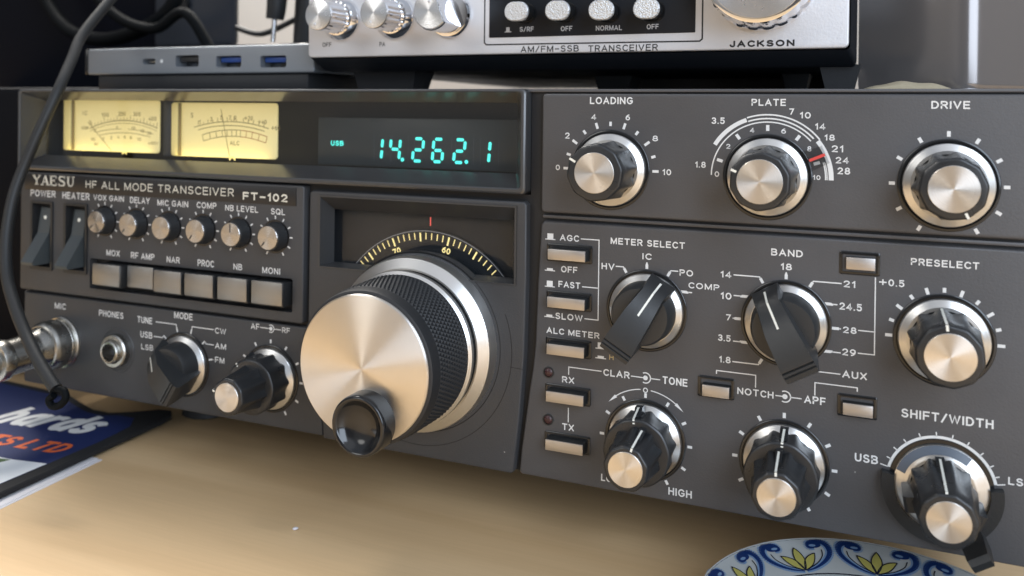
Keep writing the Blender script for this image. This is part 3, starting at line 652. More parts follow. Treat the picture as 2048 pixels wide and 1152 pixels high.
def pointer(parent, cx, cz, ang_, pts, w=.55, mname='line_white'):
    a = math.radians(ang_); u = Vector((math.sin(a), 0, math.cos(a))); v = Vector((u.z, 0, -u.x)); c = Vector((cx, 0, cz)); mb = MB()
    for (p, q), (p2, q2) in zip(pts, pts[1:]):
        d = Vector((p2-p, q2-q)).normalized(); nrm = Vector((-d.y, d.x)); 
        if nrm.y > 0: nrm = -nrm
        A = [c+u*(p+nrm.x*.12)+v*s_*w/2+Vector((0, q+nrm.y*.12, 0)) for s_ in (-1, 1)]; B = [c+u*(p2+nrm.x*.12)+v*s_*w/2+Vector((0, q2+nrm.y*.12, 0)) for s_ in (1, -1)]
        mb.faces([tuple(x) for x in A+B], [(0, 1, 2, 3)])
    return mb.build('pointer_line', mname, parent)
def base_rings(par, cx, cz, ro=11.1, ri=8.9, ys=-2.3, black=12.35):
    MB().lathe(cx, cz, [(black, 2), (black, -.35), (black-.25, -.5), (ro+.5, -.5), (ro+.3, -.1), (ro-.6, -.1)], 72, False, False).build('knob_collar', 'gloss_black', par)
    MB().lathe(cx, cz, [(ro, .5), (ro, -1.1), (ro-.15, -1.3), (ri+.3, ys), (ri-.6, ys), (ri-.7, 0)], 96, False, False).build('knob_skirt', 'satin_ring', par, angle=14)
def cap(par, cx, cz, r, y, m='brushed_cap'):
    return MB().lathe(cx, cz, [(r, y+.9), (r, y+.12), (r-.12, y), (r*.5, y-.05), (.05, y-.07)], 64, False, True).build('knob_cap', m, par)
def panel_knob(cx, cz, depth, point, rf_=7.9, rcap=5.95):
    par = fluted(cx, cz, 9.2, rf_, -2.2, -depth, 10, 1.15, math.radians(point+18), .2)
    par = par.build('control_knob', 'knob_black', rig, angle=40)
    base_rings(par, cx, cz); cap(par, cx, cz, rcap, -depth-.35)
    pointer(par, cx, cz, point, [(rcap+.5, -depth), (rf_+.1, -depth+.1), (9.15, -3.6)], .65)
    return par
panel_knob(0, 0, 17.0, -62, 8.4)
kp = panel_knob(46.5, -.4, 20.5, -68)
panel_knob(92.8, -.8, 14.5, 155)
panel_knob(92.3, -42.2, 17.5, -6)
# PLATE cursor: clear arm with red hairline
a = math.radians(66)
def arm(r_, s_, y): u = Vector((math.sin(a), 0, math.cos(a))); v = Vector((u.z, 0, -u.x)); return tuple(Vector((46.5, 0, -.4))+u*r_+v*s_+Vector((0, y, 0)))
mb = MB(); mb.loft([[arm(r_, s_, y) for r_, s_ in ((9, -3.2), (17.2, -2.6), (17.2, 2.6), (9, 3.2))] for y in (-.5, -1.3)], True, True)
cur = mb.build('cursor_arm', 'clear_plastic', rig)
MB().faces([arm(12.5, -.4, -1.4), arm(17.0, -.4, -1.4), arm(17.0, .4, -1.4), arm(12.5, .4, -1.4)], [(0, 1, 2, 3)]).build('hairline', 'red_line', cur)
def dual_knob(cx, cz, depth, p_out, p_in, rcap=4.95):
    par = fluted(cx, cz, 10.0, 9.9, -2.2, -11.5, 10, 1.1, math.radians(p_out), .1)
    fin_box(par, cx, cz, p_out, 6, 11.2, 2.3, -2.2, -10.6, -4.5); par = par.build('control_knob', 'knob_black', rig, angle=40)
    base_rings(par, cx, cz)
    pointer(par, cx, cz, p_out, [(8.6, -11.45), (9.9, -11.2), (11.2, -4.6)], .65)
    inn = fluted(cx, cz, 7.9, 6.4, -11.5, -depth, 9, 1.3, math.radians(p_in), .2)
    fin_box(inn, cx, cz, p_in, 4, 8.1, 1.8, -11.6, -depth+.5, -13.5); inn = inn.build('inner_knob', 'knob_black', par, angle=40)
    cap(par, cx, cz, rcap, -depth-.3)
    pointer(par, cx, cz, p_in, [(rcap+.4, -depth), (6.4, -depth+.1), (7.9, -15), (8.1, -13.6)], .6)
    return par
dual_knob(12, -81.5, 23.4, -5, 16); dual_knob(52.1, -81.7, 23.6, 2, -2); dual_knob(-127.2, -80.9, 23.0, -38, -75)
# SHIFT / WIDTH
par = fluted(SX, SZ, 8.6, 6.8, -2.4, -21.5, 10, 1.2, math.radians(-4), .2)
fin_box(par, SX, SZ, -4, 5, 8.8, 2.2, -2.4, -20, -4)
for a_ in (112, -100): fin_box(par, SX, SZ, a_, 5, 9.6, 4.0, -2.4, -12, -11)
par = par.build('control_knob', 'knob_black', rig, angle=40)
MB().lathe(SX, SZ, [(12.6, 2), (12.6, -.4), (11.4, -.5), (11.3, 1)], 72, False, False).build('knob_collar', 'gloss_black', par)
MB().lathe(SX, SZ, [(11.5, .5), (11.5, -1.6), (8.3, -2.6), (7.6, -2.6), (7.6, 0)], 96, False, False).build('knob_skirt', 'satin_ring', par, angle=10)
def sector(a0, a1, r0, r1, y0, y1, ytop0=None):
    mb = MB(); n = 40; L = []
    for i in range(n+1):
        a_ = math.radians(a0+(a1-a0)*i/n); s_, c_ = math.sin(a_), math.cos(a_)
        L.append([(SX+r*s_, y, SZ+r*c_) for r, y in ((r0, y0), (r1, y0), (r1, y1), (r0, ytop0 if ytop0 is not None else y1))])
    return mb.loft(L, True, True)
sector(-72, 38, 9.3, 11.45, -1, -1.75, -2.5).build('shift_window', 'arc_blue_grey', par)
sector(82, 280, 11.5, 14.6, .5, -2.6).build('width_lever', 'satin_black', par)
ta = math.radians(147); mb = MB(); u = Vector((math.sin(ta), 0, math.cos(ta))); v = Vector((u.z, 0, -u.x)); c_ = Vector((SX, 0, SZ))
mb.loft([[tuple(c_+u*p+v*q*w_+Vector((0, y, 0))) for p, y, w_ in ((10.5, -2, 1), (15, -2, 1), (16.6, -5, .95), (16.4, -13.2, .85), (14.6, -14, .85), (13.2, -13.2, .9), (12.6, -6, 1))] for q in (-3, 3)], True, True)
mb.build('lever_tab', 'satin_black', par, angle=30)
cap(par, SX, SZ, 5.05, -21.8); pointer(par, SX, SZ, -4, [(6.0, -21.2), (6.9, -20.6), (8.6, -6), (8.8, -4.2)], .6)
# bar knobs
def bar_knob(cx, cz, point):
    a_ = math.radians(point); u = Vector((math.sin(a_), 0, math.cos(a_))); v = Vector((u.z, 0, -u.x)); c = Vector((cx, 0, cz))
    prof = [(11.4, -2.4, 4.1), (11.4, -3.6, 4.0), (8.4, -9.6, 3.3), (1.2, -14.6, 4.1), (-8.2, -16.9, 4.6), (-8.6, -16.9, 4.6), (-8.9, -16.4, 4.6), (-9.2, -16.9, 4.6), (-9.8, -17.0, 4.6), (-10.1, -16.5, 4.6), (-10.4, -16.9, 4.6), (-11.6, -16.6, 4.5), (-12.0, -15.4, 4.4), (-10.6, -8.0, 4.4), (-9.4, -2.4, 4.6)]
    mb = MB(); mb.loft([[tuple(c+u*p+v*s_*w_+Vector((0, y, 0))) for p, y, w_ in prof] for s_ in (-1, 1)], True, True)
    bmesh.ops.bevel(mb.bm, geom=[e_ for e_ in mb.bm.edges if len(e_.link_faces) == 2 and e_.calc_face_angle(0) > .9 and e_.calc_length() > .8], offset=.3, segments=2, affect='EDGES')
    mb.lathe(cx, cz, [(9.4, -2.2), (9.2, -3.5), (8.9, -7.5), (8.2, -9.0), (5.0, -9.3)], 64, False, True)
    par = mb.build('selector_knob', 'knob_satin', rig, angle=30)
    base_rings(par, cx, cz, 11.2, 9.2)
    pointer(par, cx, cz, point, [(10.8, -4.9), (8.4, -9.6), (1.7, -14.25)], .62)
    return par
bar_knob(11.9, -42.2, 30); bar_knob(52.1, -41.9, -30); bar_knob(-168, -80.9, -58)
# six trimmer knobs
for i, pa in enumerate((-130, -140, 0, -142, -2, -140)):
    kx, kz = -208+i*16.7, -27.8-.16*i
    mb = MB().lathe(kx, kz, [(5.5, 0), (5.5, -1.4), (5.1, -2.2), (4.9, -5.1), (4.6, -5.5)], 144, False, True, lambda a_, r, y: r-(.14 if y > -5.3 and y < -1.9 else 0)*(.5+.5*math.cos(36*a_)))
    par = mb.build('trimmer_knob', 'knob_black', rig)
    MB().ring(kx, kz, 5.4, 6.1, -1.53).build('knob_collar', 'gloss_black', par)
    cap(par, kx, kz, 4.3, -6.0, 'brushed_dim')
    if i != 2: MB().tick(kx, kz, pa, .8 if i == 4 else 2.0, 3.9, .42, -6.12).build('pointer_line', 'print_black', par)
# ---------------------------------------------------------------- tuning knob
TX, TZ = -65.8, -60.0
tun = MB().lathe(TX, TZ, [(24.1, -12.2), (24.2, -13), (23.6, -33), (23.2, -34.4), (22.4, -34.9), (20, -34.9)], 120, False, True).build('tuning_knob', 'rubber_black', rig)
b = MB(); n1, n2 = 108, 11                          # diamond-knurled grip: raised pyramids
for i in range(n1):
    for j in range(n2):
        t0, t1 = j/n2, (j+1)/n2; a0_, a1_ = 2*math.pi*(i+.5*(j % 2))/n1, 2*math.pi*(i+1+.5*(j % 2))/n1
        def pt(a_, t, dr): y = -13.4-t*17.0; r = 24.2-.5*t+dr; return (TX+r*math.sin(a_), y, TZ+r*math.cos(a_))
        m_ = .06; A0, A1 = a0_+(a1_-a0_)*m_, a1_-(a1_-a0_)*m_; T0, T1 = t0+m_/n2, t1-m_/n2; am, tm = (a0_+a1_)/2, (t0+t1)/2
        b.faces([pt(A0, T0, 0), pt(A1, T0, 0), pt(A1, T1, 0), pt(A0, T1, 0), pt(am, tm, .5)], [(0, 1, 4), (1, 2, 4), (2, 3, 4), (3, 0, 4)])
b.build('knurled_grip', 'rubber_black', tun, angle=10)
MB().lathe(TX, TZ, [(27.5, 1), (29.0, .5), (29.0, -5.6), (28.7, -6.3), (25.6, -8.3), (25.0, -8.3), (25.0, -6)], 128, False, False).build('tuning_skirt', 'satin_ring', tun, angle=25)
MB().lathe(TX, TZ, [(24.7, -7.6), (24.7, -10.9), (24, -11)], 360, False, False, lambda a_, r, y: r-.22*(.5+.5*math.cos(90*a_))).build('knurled_ring', 'rubber_black', tun, angle=12)
MB().lathe(TX, TZ, [(24.2, -10.4), (25.3, -10.6), (25.5, -11.0), (25.3, -12.0), (24.3, -12.7)], 128, False, False).build('skirt_rim', 'satin_ring', tun, angle=25)
MB().lathe(TX, TZ, [(22.3, -34.5), (22.3, -35.3), (22.05, -35.6), (21.7, -35.7), (10, -35.8), (.05, -35.85)], 128, False, True).build('knob_face', 'spun_face', tun)
MB().lathe(-63.1, -74.9, [(9.1, -33), (9.1, -40.6), (8.9, -41.6), (8.5, -42.0), (7.9, -42.0), (7.3, -41.4), (6.6, -40.3), (4.5, -39.2), (2.2, -38.8), (.05, -38.7)], 72, False, True).build('finger_dimple', 'gloss_black', tun, angle=60)
b = MB(); b.lathe(TX, TZ, [(30.4, -1.06), (30.2, -1.1), (29.3, -.4), (29.2, 1.5)], 96, False, False); b.build('tuning_recess', 'groove_black', rig)
b = MB(); b.arc(TX, TZ-.6, 34.3, 68, 225, .22, -1.04); b.line([(-32.1, -64.6), (-27.6, -64.8)], .16, -1.05); b.build('panel_seam', 'groove_black', dpan)
# ---------------------------------------------------------------- push buttons
def button(x0, x1, z0, z1, y, fr):
    mb = MB(); f0, f1, g0, g1 = fr
    frame_loops(mb, [(f0, f1, g0, g1, .5, .5), (f0, f1, g0, g1, .5, -.25), (f0+.25, f1-.25, g0+.25, g1-.25, .4, -.4), (f0+.8, f1-.8, g0+.8, g1-.8, .3, -.4), (f0+.8, f1-.8, g0+.8, g1-.8, .3, 2)])
    par = mb.build('push_button', 'gloss_black', rig)
    MB().box(x0-.1, x1+.1, y+.45, 3, z0-.1, z1+.1, .15).build('button_body', 'satin_black', par)
    MB().box(x0, x1, y, y+.6, z0, z1, .12).build('button_face', 'brushed_button', par)
for z in (-25.0, -39.9, -54.6, -69.4, -84.5): button(-18.6, -6.4, z-3.4, z-.1, -4.2, (-20.2, -5.2, z-4.5, z+1.1))
button(67.9, 75.3, -25.0, -21.6, -1.2, (66.2, 76.5, -26.5, -20.1)); button(29.3, 37.0, -64.9, -61.6, -2.6, (27.7, 38.2, -65.8, -59.6)); button(67.6, 75.2, -64.9, -61.6, -2.4, (66.2, 76.3, -65.9, -59.7))
for i, (x0, x1) in enumerate(((-209.6, -195.3), (-193.8, -180.4), (-177.7, -164.3), (-162.6, -149.1), (-147.0, -133.6), (-131.5, -117.9))):
    y = -6 if i != 1 else -3.6
    par = MB().box(x0, x1, y+1, 3, -53.2, -44.6, .3).build('function_key', 'satin_black', rig)
    MB().box(x0, x1, y, y+1.3, -52.6, -44.2, .35).build('key_face', 'brushed_key', par)
# rocker switches
for x0, x1 in ((-248.4, -237.8), (-229.1, -218.3)):
    mb = MB(); frame_loops(mb, [(x0-1.2, x1+1.0, -50.2, -21.6, .6, -1.5), (x0-1.2, x1+1.0, -50.2, -21.6, .6, -2.1), (x0, x1, -48.8, -22.6, .3, -2.1), (x0, x1, -48.8, -22.6, .3, 3)]); par = mb.build('rocker_switch', 'satin_black', rig)
    MB().box(x0, x1, 2.4, 3, -48.8, -22.6).build('switch_well', 'gloss_black', par)
    xa, xb = x0+1.4, x1-2.6; mb = MB()
    mb.loft([[(x, y, z) for y, z in ((2.4, -24.4), (1.0, -24.6), (-.6, -35.0), (-8.3, -46.2), (-7.8, -47.4), (2.4, -47.6))] for x in (xa, xb)], True, True)
    mb.build('rocker_paddle', 'rocker_grey', par, angle=25)
    MB().lathe((xa+xb)/2, -28.6, [(.75, .6), (.75, .22), (.05, .12)], 20, False, True).build('white_dot', 'line_white', par)
# LEDs
for z in (-64.9, -79.9):
    par = MB().lathe(-19.2, z, [(1.75, 0), (1.75, -.3), (1.45, -.35), (1.35, .2)], 32, False, False).build('indicator_lamp', 'satin_black', rig)
    MB().lathe(-19.2, z, [(1.4, .2), (1.3, -.25), (.8, -.6), (.03, -.7)], 32, False, True).build('lamp_lens', 'led_red', par)
# phones jack and mic socket
par = MB().lathe(-202.2, -79.3, [(9.0, -.02), (8.8, -.3), (8.2, -.3), (7.6, .6), (6, .8)], 64, False, False).build('headphone_jack', 'panel_grey_shaded', rig)
MB().lathe(-202.2, -79.3, [(6.6, .5), (6.6, -2.2), (6.2, -2.7), (4.9, -2.7), (4.7, -2.3), (4.5, -4.2), (4.1, -4.6), (3.5, -4.5), (3.3, -3.5), (3.3, 8)], 64, False, False).build('jack_nut', 'nickel', par)
MB().lathe(-202.2, -79.3, [(3.3, 7), (.03, 7)], 24, False, True).build('jack_hole', 'groove_black', par)
MB().lathe(-233.2, -79.6, [(10.6, .2), (10.6, -.8), (10.2, -1.2), (8, -1.2), (8, 3)], 64, False, False).build('microphone_socket', 'nickel', rig)

# ================================================================ small silver transceiver on top
JY = 21.0
cb = thing('citizens_band_radio', 'small silver faced radio with chrome knobs, standing on top of the charcoal transceiver', 'radio transceiver', (-29, 110, 26))
MB().box(-122, 68, JY+6, 230, 33, 89, 2).build('case', 'black_case', cb)
mb = MB(); mb.loft([[(x, y, z) for x, z in q] for y, q in ((JY+8, rp(-122, 69.5, 32.6, 89, 1)), (JY+5.5, rp(-124, 69.8, 33.2, 90, 1)), (JY+1, rp(-127.2, 68.0, 37.4, 91, 1.4)))]); mb.build('front_bezel', 'black_case', cb, angle=50)
fp = plate_mesh(rp(-127.4, 67.6, 37.9, 91.5, 1.6), JY+2, JY, .5).build('front_plate', 'silver_paint', cb)
MB().box(68.2, 69.6, JY+7, JY+120, 36, 88, .4).build('side_panel', 'gloss_black', cb)
mb = MB(); mb.line([(-52.4, 92), (-52.4, 42.0), (-51.6, 41.3), (23.2, 40.9), (24, 41.6), (24, 92)], .5, JY-.05); mb.build('printed_border', 'print_black', fp)
MB().box(-50.6, 21.8, JY-.35, JY+.5, 43.7, 90, .3).build('button_panel', 'black_case', fp)
for s, x0, x1, z, h, w in (('OFF', -120.8, -116.7, 41.9, 1.7, .16), ('PA', -95.4, -93.0, 41.6, 1.7, .16), ('AM/FM-SSB', -38.5, -17.3, 38.3, 2.2, .165), ('TRANSCEIVER', -14, 9.7, 38.1, 2.2, .165), ('JACKSON', 32.6, 52.1, 38.7, 2.1, .26)):
    MB().text(s, x0, x1, z, h, JY-.06, w).build('printed_legend', 'print_black', fp)
yy = JY-.42
for s, x0, x1, z in (('S/RF', -38.8, -33.6, 45.5), ('OFF', -23.7, -19.6, 45.3), ('NORMAL', -11.3, -2.3, 45.1), ('OFF', 6, 10, 45.1)): MB().text(s, x0, x1, z, 1.7, yy, .17).build('printed_legend', 'print_grey', fp)
mb = MB(); mb.line([(-44.5, 45.6), (-42, 45.6)], .3, yy); mb.flat([(-43.9, 45.7), (-43.9, 47.2), (-42.6, 47.2), (-42.6, 45.7)], yy-.02); mb.build('printed_symbol', 'print_grey', fp)
for x, z in ((-37.2, 51.7), (-22.5, 51.5), (-7.4, 51.1), (7.5, 51.0)):
    mb = MB(); mb.loft([rrect(x-4.6, x+4.6, z-3.6, z+3.6, 3.5, y, 8) for y in (JY, JY-.7)]+[rrect(x-4.2, x+4.2, z-3.2, z+3.2, 3.15, JY-.7, 8), rrect(x-4.2, x+4.2, z-3.2, z+3.2, 3.15, JY+1, 8)]); par = mb.build('square_button', 'gloss_black', cb)
    MB().loft([rrect(x-4.1, x+4.1, z-3.1, z+3.1, 3.0, y, 8) for y in (JY+1, JY-7)], False, True).build('button_shaft', 'gloss_black', par)
    mb = MB(); mb.loft([rrect(x-4.3, x+4.3, z-3.3, z+3.3, 3.2, JY-6.8, 8), rrect(x-4.3, x+4.3, z-3.3, z+3.3, 3.2, JY-7.8, 8), rrect(x-4.0, x+4.0, z-3.0, z+3.0, 2.9, JY-8.1, 8)], False, True); mb.build('button_cap', 'silver_grain', par)
for x in (-112.4, -88.9):
    z = 52.3
    mb = MB().lathe(x, z, [(8.2, JY), (8.2, JY-1.0), (7.9, JY-1.6), (6.4, JY-3.2), (5.9, JY-3.4), (5.6, JY-13.6), (5.5, JY-14.2)], 120, False, True, lambda a_, r, y: r-(.45*(max(0, math.cos(20*a_)))**.5 if JY-13.9 < y < JY-3.3 else 0)); par = mb.build('chrome_knob', 'chrome', cb, angle=20)
    MB().lathe(x, z, [(5.6, JY-13.9), (5.7, JY-14.6), (5.5, JY-15), (5.1, JY-15.1), (.03, JY-15.1)], 64, False, True).build('knob_cap', 'brushed_silver', par)
    MB().lathe(x-1.4, z-3.4, [(.55, JY-14.9), (.5, JY-15.3), (.03, JY-15.4)], 20, False, True).build('pointer_dot', 'silver_paint', par)
# D-shaped chrome knob
x, z = -66.0, 52.3
def dcut(c): return lambda a_, r, y: min(r, c/max(.001, math.sin(a_+.35))) if math.sin(a_+.35) > 0 else r
mb = MB().lathe(x, z, [(8.4, JY), (8.4, JY-1.2), (7.8, JY-2.2), (7.3, JY-2.4)], 96, False, True); par = mb.build('chrome_knob', 'chrome', cb, angle=25)
MB().lathe(x, z, [(7.0, JY-2.2), (7.0, JY-14.4), (6.7, JY-15)], 128, False, True, dcut(3.6)).build('knob_body', 'chrome', par, angle=25)
MB().lathe(x, z, [(6.5, JY-15.1), (6.3, JY-15.3), (.03, JY-15.3)], 96, False, True, dcut(3.3)).build('knob_cap', 'brushed_silver', par)
MB().lathe(x-.6, z+3.0, [(.55, JY-15.2), (.5, JY-15.6), (.03, JY-15.7)], 20, False, True).build('pointer_dot', 'silver_paint', par)
# big knob
x, z = 42.4, 60.2
mb = MB().lathe(x, z, [(16.8, JY), (16.8, JY-4), (16.2, JY-5), (15.9, JY-13), (15.5, JY-14.4), (14.2, JY-14.8)], 180, False, True, lambda a_, r, y: r-(.5*(.5+.5*math.cos(22*a_))**2 if JY-13.5 < y < JY-3 else 0)); par = mb.build('channel_knob', 'chrome', cb, angle=25)
MB().lathe(x, z, [(14.4, JY-14.2), (14.2, JY-15.2), (.03, JY-15.4)], 96, False, True).build('knob_cap', 'brushed_silver', par)
for x0, x1, y0 in ((-116, -88, JY+14), (59, 71, JY+8), (-30, -14, JY+60), (44, 54, JY+55)):
    mb = MB(); mb.loft([[(x0+d, y0+d, z_), (x1-d, y0+d, z_), (x1-d, y0+16-d, z_), (x0+d, y0+16-d, z_)] for z_, d in ((33.4, 0), (25.6, 1.8))], True, True); mb.build('rubber_foot', 'rubber_black', cb)

MB().box(-22, 62, 112, 118, 25.3, 34.5, .5).build('mounting_bracket', 'bracket_brown', cb)
# ================================================================ USB hub
hub = thing('usb_hub', 'slim grey hub with two blue ports, lying left of the small silver radio', 'usb hub', (-192, 55, 26))
HY = 30.0
def hub_holes(): return [rp(-221.6, -214.0, 36.9, 39.4, 1.2, 3), rp(-202.8, -190.0, 35.6, 40.6, .8, 2), rp(-180.6, -167.4, 35.2, 40.0, .8, 2), rp(-157.6, -144.6, 34.9, 39.7, .8, 2)]
shell = plate_mesh(rp(-254.6, -131, 32.6, 44.2, 1.0), HY+8, HY, .6, holes=hub_holes()).build('hub_body', 'hub_grey', hub)
MB().box(-254.4, -131.2, HY+3, HY+52, 43.0, 45.0, .8).build('hub_top', 'gloss_black', hub)
MB().box(-254.4, -131.2, HY+8.1, HY+52, 33, 43.0).build('hub_shell', 'hub_grey', hub)
MB().box(-250, -135, HY+1.6, HY+50, 25.6, 32.5, 1).build('hub_base', 'rubber_black', hub)
MB().box(-256.6, -254.2, HY-.2, HY+50, 32.6, 44.4, .8).build('end_cap', 'gloss_black', hub)
def port(x0, x1, z0, z1, m):
    par = MB().box(x0, x1, HY+6.6, HY+7.4, z0, z1).build('usb_port', 'gloss_black', hub)
    MB().box(x0+1.0, x1-.5, HY+1.8, HY+6.5, (z0+z1)/2-.2, z1-.5, .15).build('port_tongue', m, par)
port(-202.8, -190, 35.6, 40.6, 'satin_black'); port(-180.6, -167.4, 35.2, 40, 'blue_plastic'); port(-157.6, -144.6, 34.9, 39.7, 'blue_plastic')
par = MB().box(-221.6, -214, HY+6.6, HY+7.4, 36.9, 39.4).build('usb_port', 'gloss_black', hub)
MB().box(-219.9, -215.6, HY+1.8, HY+6.5, 37.9, 38.4, .1).build('port_tongue', 'nickel', par)
mb = MB(); mb.disc(-210.6, 38.2, .8, HY-.05, 16)
mb.build('printed_legend', 'print_white', shell)
# ================================================================ microphone plug
plug = thing('microphone_plug', 'round metal microphone plug screwed into the lower left of the charcoal transceiver', 'plug', (-233.2, -20, -79.6))
P = [(9.6, -1.2), (9.6, -2.4), (9.3, -2.7), (9.9, -3.1), (10.0, -3.4), (10.0, -8.0), (9.7, -8.6), (9.2, -9.6), (8.6, -10.0)]
MB().lathe(-233.2, -79.6, P, 180, False, True, lambda a_, r, y: r-(.18*(.5+.5*math.cos(60*a_)) if -8.3 < y < -3.5 else 0)).build('coupling_ring', 'nickel', plug, angle=20)
def slanted(prof, n=64):                       # body droops a little toward the left
    L = []
    for r, y in prof:
        d = -y-10; ox, oz = -.03*max(0, d), -.05*max(0, d)
        L.append([(-233.2+ox+r*math.sin(2*math.pi*i/n), y, -79.6+oz+r*math.cos(2*math.pi*i/n)) for i in range(n)])
    return MB().loft(L, False, True)
slanted([(8.4, -9.8), (8.2, -11.0), (7.2, -13.2), (7.0, -14), (6.9, -25)]).build('plug_barrel', 'nickel', plug, angle=30)
slanted([(6.9, -24.8), (7.7, -25.1), (7.9, -25.8), (7.9, -28.6), (7.5, -29.4), (5.6, -29.6), (5.4, -31.5), (5.0, -32), (3.2, -32.2)]).build('cable_clamp', 'nickel', plug, angle=30)
MB().tube([(-233.9, -31.5, -80.7), (-236, -48, -83.5), (-254, -72, -92), (-285, -100, -112), (-330, -130, -115)], 2.6).build('plug_cable', 'cable_black', plug)
# ================================================================ black cable hanging in front
cab = MB().tube([(-237.8, 40.0, 81.1), (-235.8, 25.0, 65.2), (-234.7, 10.0, 48.4), (-231.4, 2.0, 37.2), (-227.9, -8.0, 22.4), (-230.6, -14.0, 6.4), (-233.6, -18.0, -7.4), (-233.8, -22.0, -18.9), (-231.6, -26.0, -32.9), (-225.8, -30.0, -46.1), (-216.3, -34.0, -55.7), (-206.8, -37.0, -64.1), (-197.3, -40.0, -70.7), (-189.0, -42.0, -76.2), (-183.6, -43.0, -79.7)], 2.15, 16).build('black_cable', 'cable_black')
tag(cab, 'matt black cable hanging over the left edge of the transceiver, ending in a small hook', 'cable')
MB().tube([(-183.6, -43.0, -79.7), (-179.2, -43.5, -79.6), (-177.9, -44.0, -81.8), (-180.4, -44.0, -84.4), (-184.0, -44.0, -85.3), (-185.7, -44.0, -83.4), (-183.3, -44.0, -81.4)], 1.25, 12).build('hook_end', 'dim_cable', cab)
# ================================================================ mouse mat and papers
MZ = DESK+3
poly = [(-330, 34), (-266, 31), (-250, 25), (-238, 21), (-229, 21), (-221, 26), (-213, 33), (-207, 34), (-203, 30), (-201.5, 22), (-200.5, -20), (-199.5, -52), (-190, -150), (-330, -150)]
def hplate(poly, z0, z1, name, material, bev=.5):
    mb = MB(); q = inset(poly, bev)
    mb.loft([[(p[0], p[1], z0) for p in poly], [(p[0], p[1], z1-bev) for p in poly], [(p[0], p[1], z1) for p in q]]); 
    tri = tessellate_polygon([[Vector((p[0], p[1], 0)) for p in q]]); V = [mb.bm.verts.new((p[0], p[1], z1)) for p in q]
    for t in tri: mb.bm.faces.new([V[i] for i in t])
    bmesh.ops.remove_doubles(mb.bm, verts=mb.bm.verts, dist=.001)
    return mb.build(name, material)
mm = hplate(poly, DESK+1.0, MZ, 'mouse_mat', 'mat_rubber')
tag(mm, 'navy blue mouse mat with white and orange lettering, at lower left on the desk', 'mouse mat')
def dsheet(poly, z, name, material, par):
    tri = tessellate_polygon([[Vector((p[0], p[1], 0)) for p in poly]])
    return MB().faces([(p[0], p[1], z) for p in poly], [tuple(t) for t in tri]).build(name, material, par)
dsheet([(-329, 30), (-266, 27), (-250, 21), (-238, 17), (-229, 17), (-222, 20), (-214, 20), (-208, 12), (-206, -5), (-205.5, -150), (-329, -150)], MZ+.06, 'printed_field', 'mat_navy', mm)
def mtext(s, ox, oy, w, h, material, shear=.25, wt=.2):
    ca, sa = math.cos(.115), math.sin(.115); mb = MB()
    mb.text(s, 0, w, 0, h, 0, wt, shear, tr=lambda X, Z, dy: Vector((ox+X*ca-Z*sa, oy+X*sa+Z*ca, MZ+.13-dy*4)))
    mb.build('mat_lettering', material, mm)
mtext('hards', -268.5, -8.2, 50.0, 19.0, 'print_white', .25, .2)
mtext('NTS LTD', -256.5, -25.4, 45.5, 9.2, 'mat_orange', .2, .2)
dsheet([(-330, -38), (-221, -30.5), (-206.2, -28), (-206.2, -150), (-330, -150)], MZ+.10, 'printed_patch', 'mat_white', mm)
dsheet([(-330, -36), (-230, -32.2), (-221.5, -31), (-227, -44), (-240, -60), (-330, -80)], MZ+.14, 'printed_patch', 'mat_green', mm)
for i, (dx, rz, z) in enumerate(((0, 0, 0), (2.2, -.012, .25))):
    p = hplate([(-330, -24+i*2), (-196.5-dx, -12), (-189.5+i*2.2, -150), (-330, -150)], DESK+z+.02, DESK+z+.24, 'paper_sheet', 'paper', .05)
    tag(p, 'white paper sheet lying flat on the desk under the mouse mat' if i == 0 else 'second white paper sheet just beneath the mouse mat, its edge set slightly back', 'paper', 'paper sheets under the mouse mat')
# ================================================================ painted dish
DX, DY, DR = 77.4, -30.5, 44.2
dish = thing('painted_dish', 'small round white ceramic dish with blue scrolls and yellow leaves at the lower right', 'dish', (DX, DY, DESK))
def hl(prof, n=96):
    L = [[(DX+r*math.sin(2*math.pi*i/n), DY+r*math.cos(2*math.pi*i/n), z) for i in range(n)] for r, z in prof]; return MB().loft(L, False, True)
def rimz(r): return DESK+3.2+8.6*max(0, min(1, (r-24)/(DR-24)))**.9
hl([(16, DESK+.1), (24, DESK+1), (36, DESK+6.5), (DR-.2, DESK+11.2), (DR, DESK+11.6), (DR-.3, DESK+12.0), (DR-1, rimz(DR-1)), (38, rimz(38)), (32, rimz(32)), (27, rimz(27)), (24, DESK+3.2), (10, DESK+2.8), (.05, DESK+2.7)]).build('dish_body', 'glaze_white', dish)
def dpt(a_, r, o=.12): return (DX+r*math.sin(a_), DY+r*math.cos(a_), rimz(r)+o)
def curve_strip(mb, pts, wf, o):
    n = len(pts)
    for i in range(n-1):
        (a0, r0), (a1, r1) = pts[i], pts[i+1]; p = Vector((a0*37, r0)); q = Vector((a1*37, r1)); d = (q-p)
        if d.length < 1e-6: continue
        d.normalize(); nn = Vector((-d.y, d.x)); w0, w1 = wf(i/(n-1)), wf((i+1)/(n-1))
        c4 = [p+nn*w0, q+nn*w1, q-nn*w1, p-nn*w0]
        mb.faces([dpt(c.x/37, c.y, o) for c in c4], [(0, 1, 2, 3)])
def fill(mb, pts, o):
    tri = tessellate_polygon([[Vector((a_*37, r, 0)) for a_, r in pts]]); mb.faces([dpt(a_, r, o) for a_, r in pts], [tuple(t) for t in tri])
blue, pale, yel, lin = MB(), MB(), MB(), MB()
N = 11
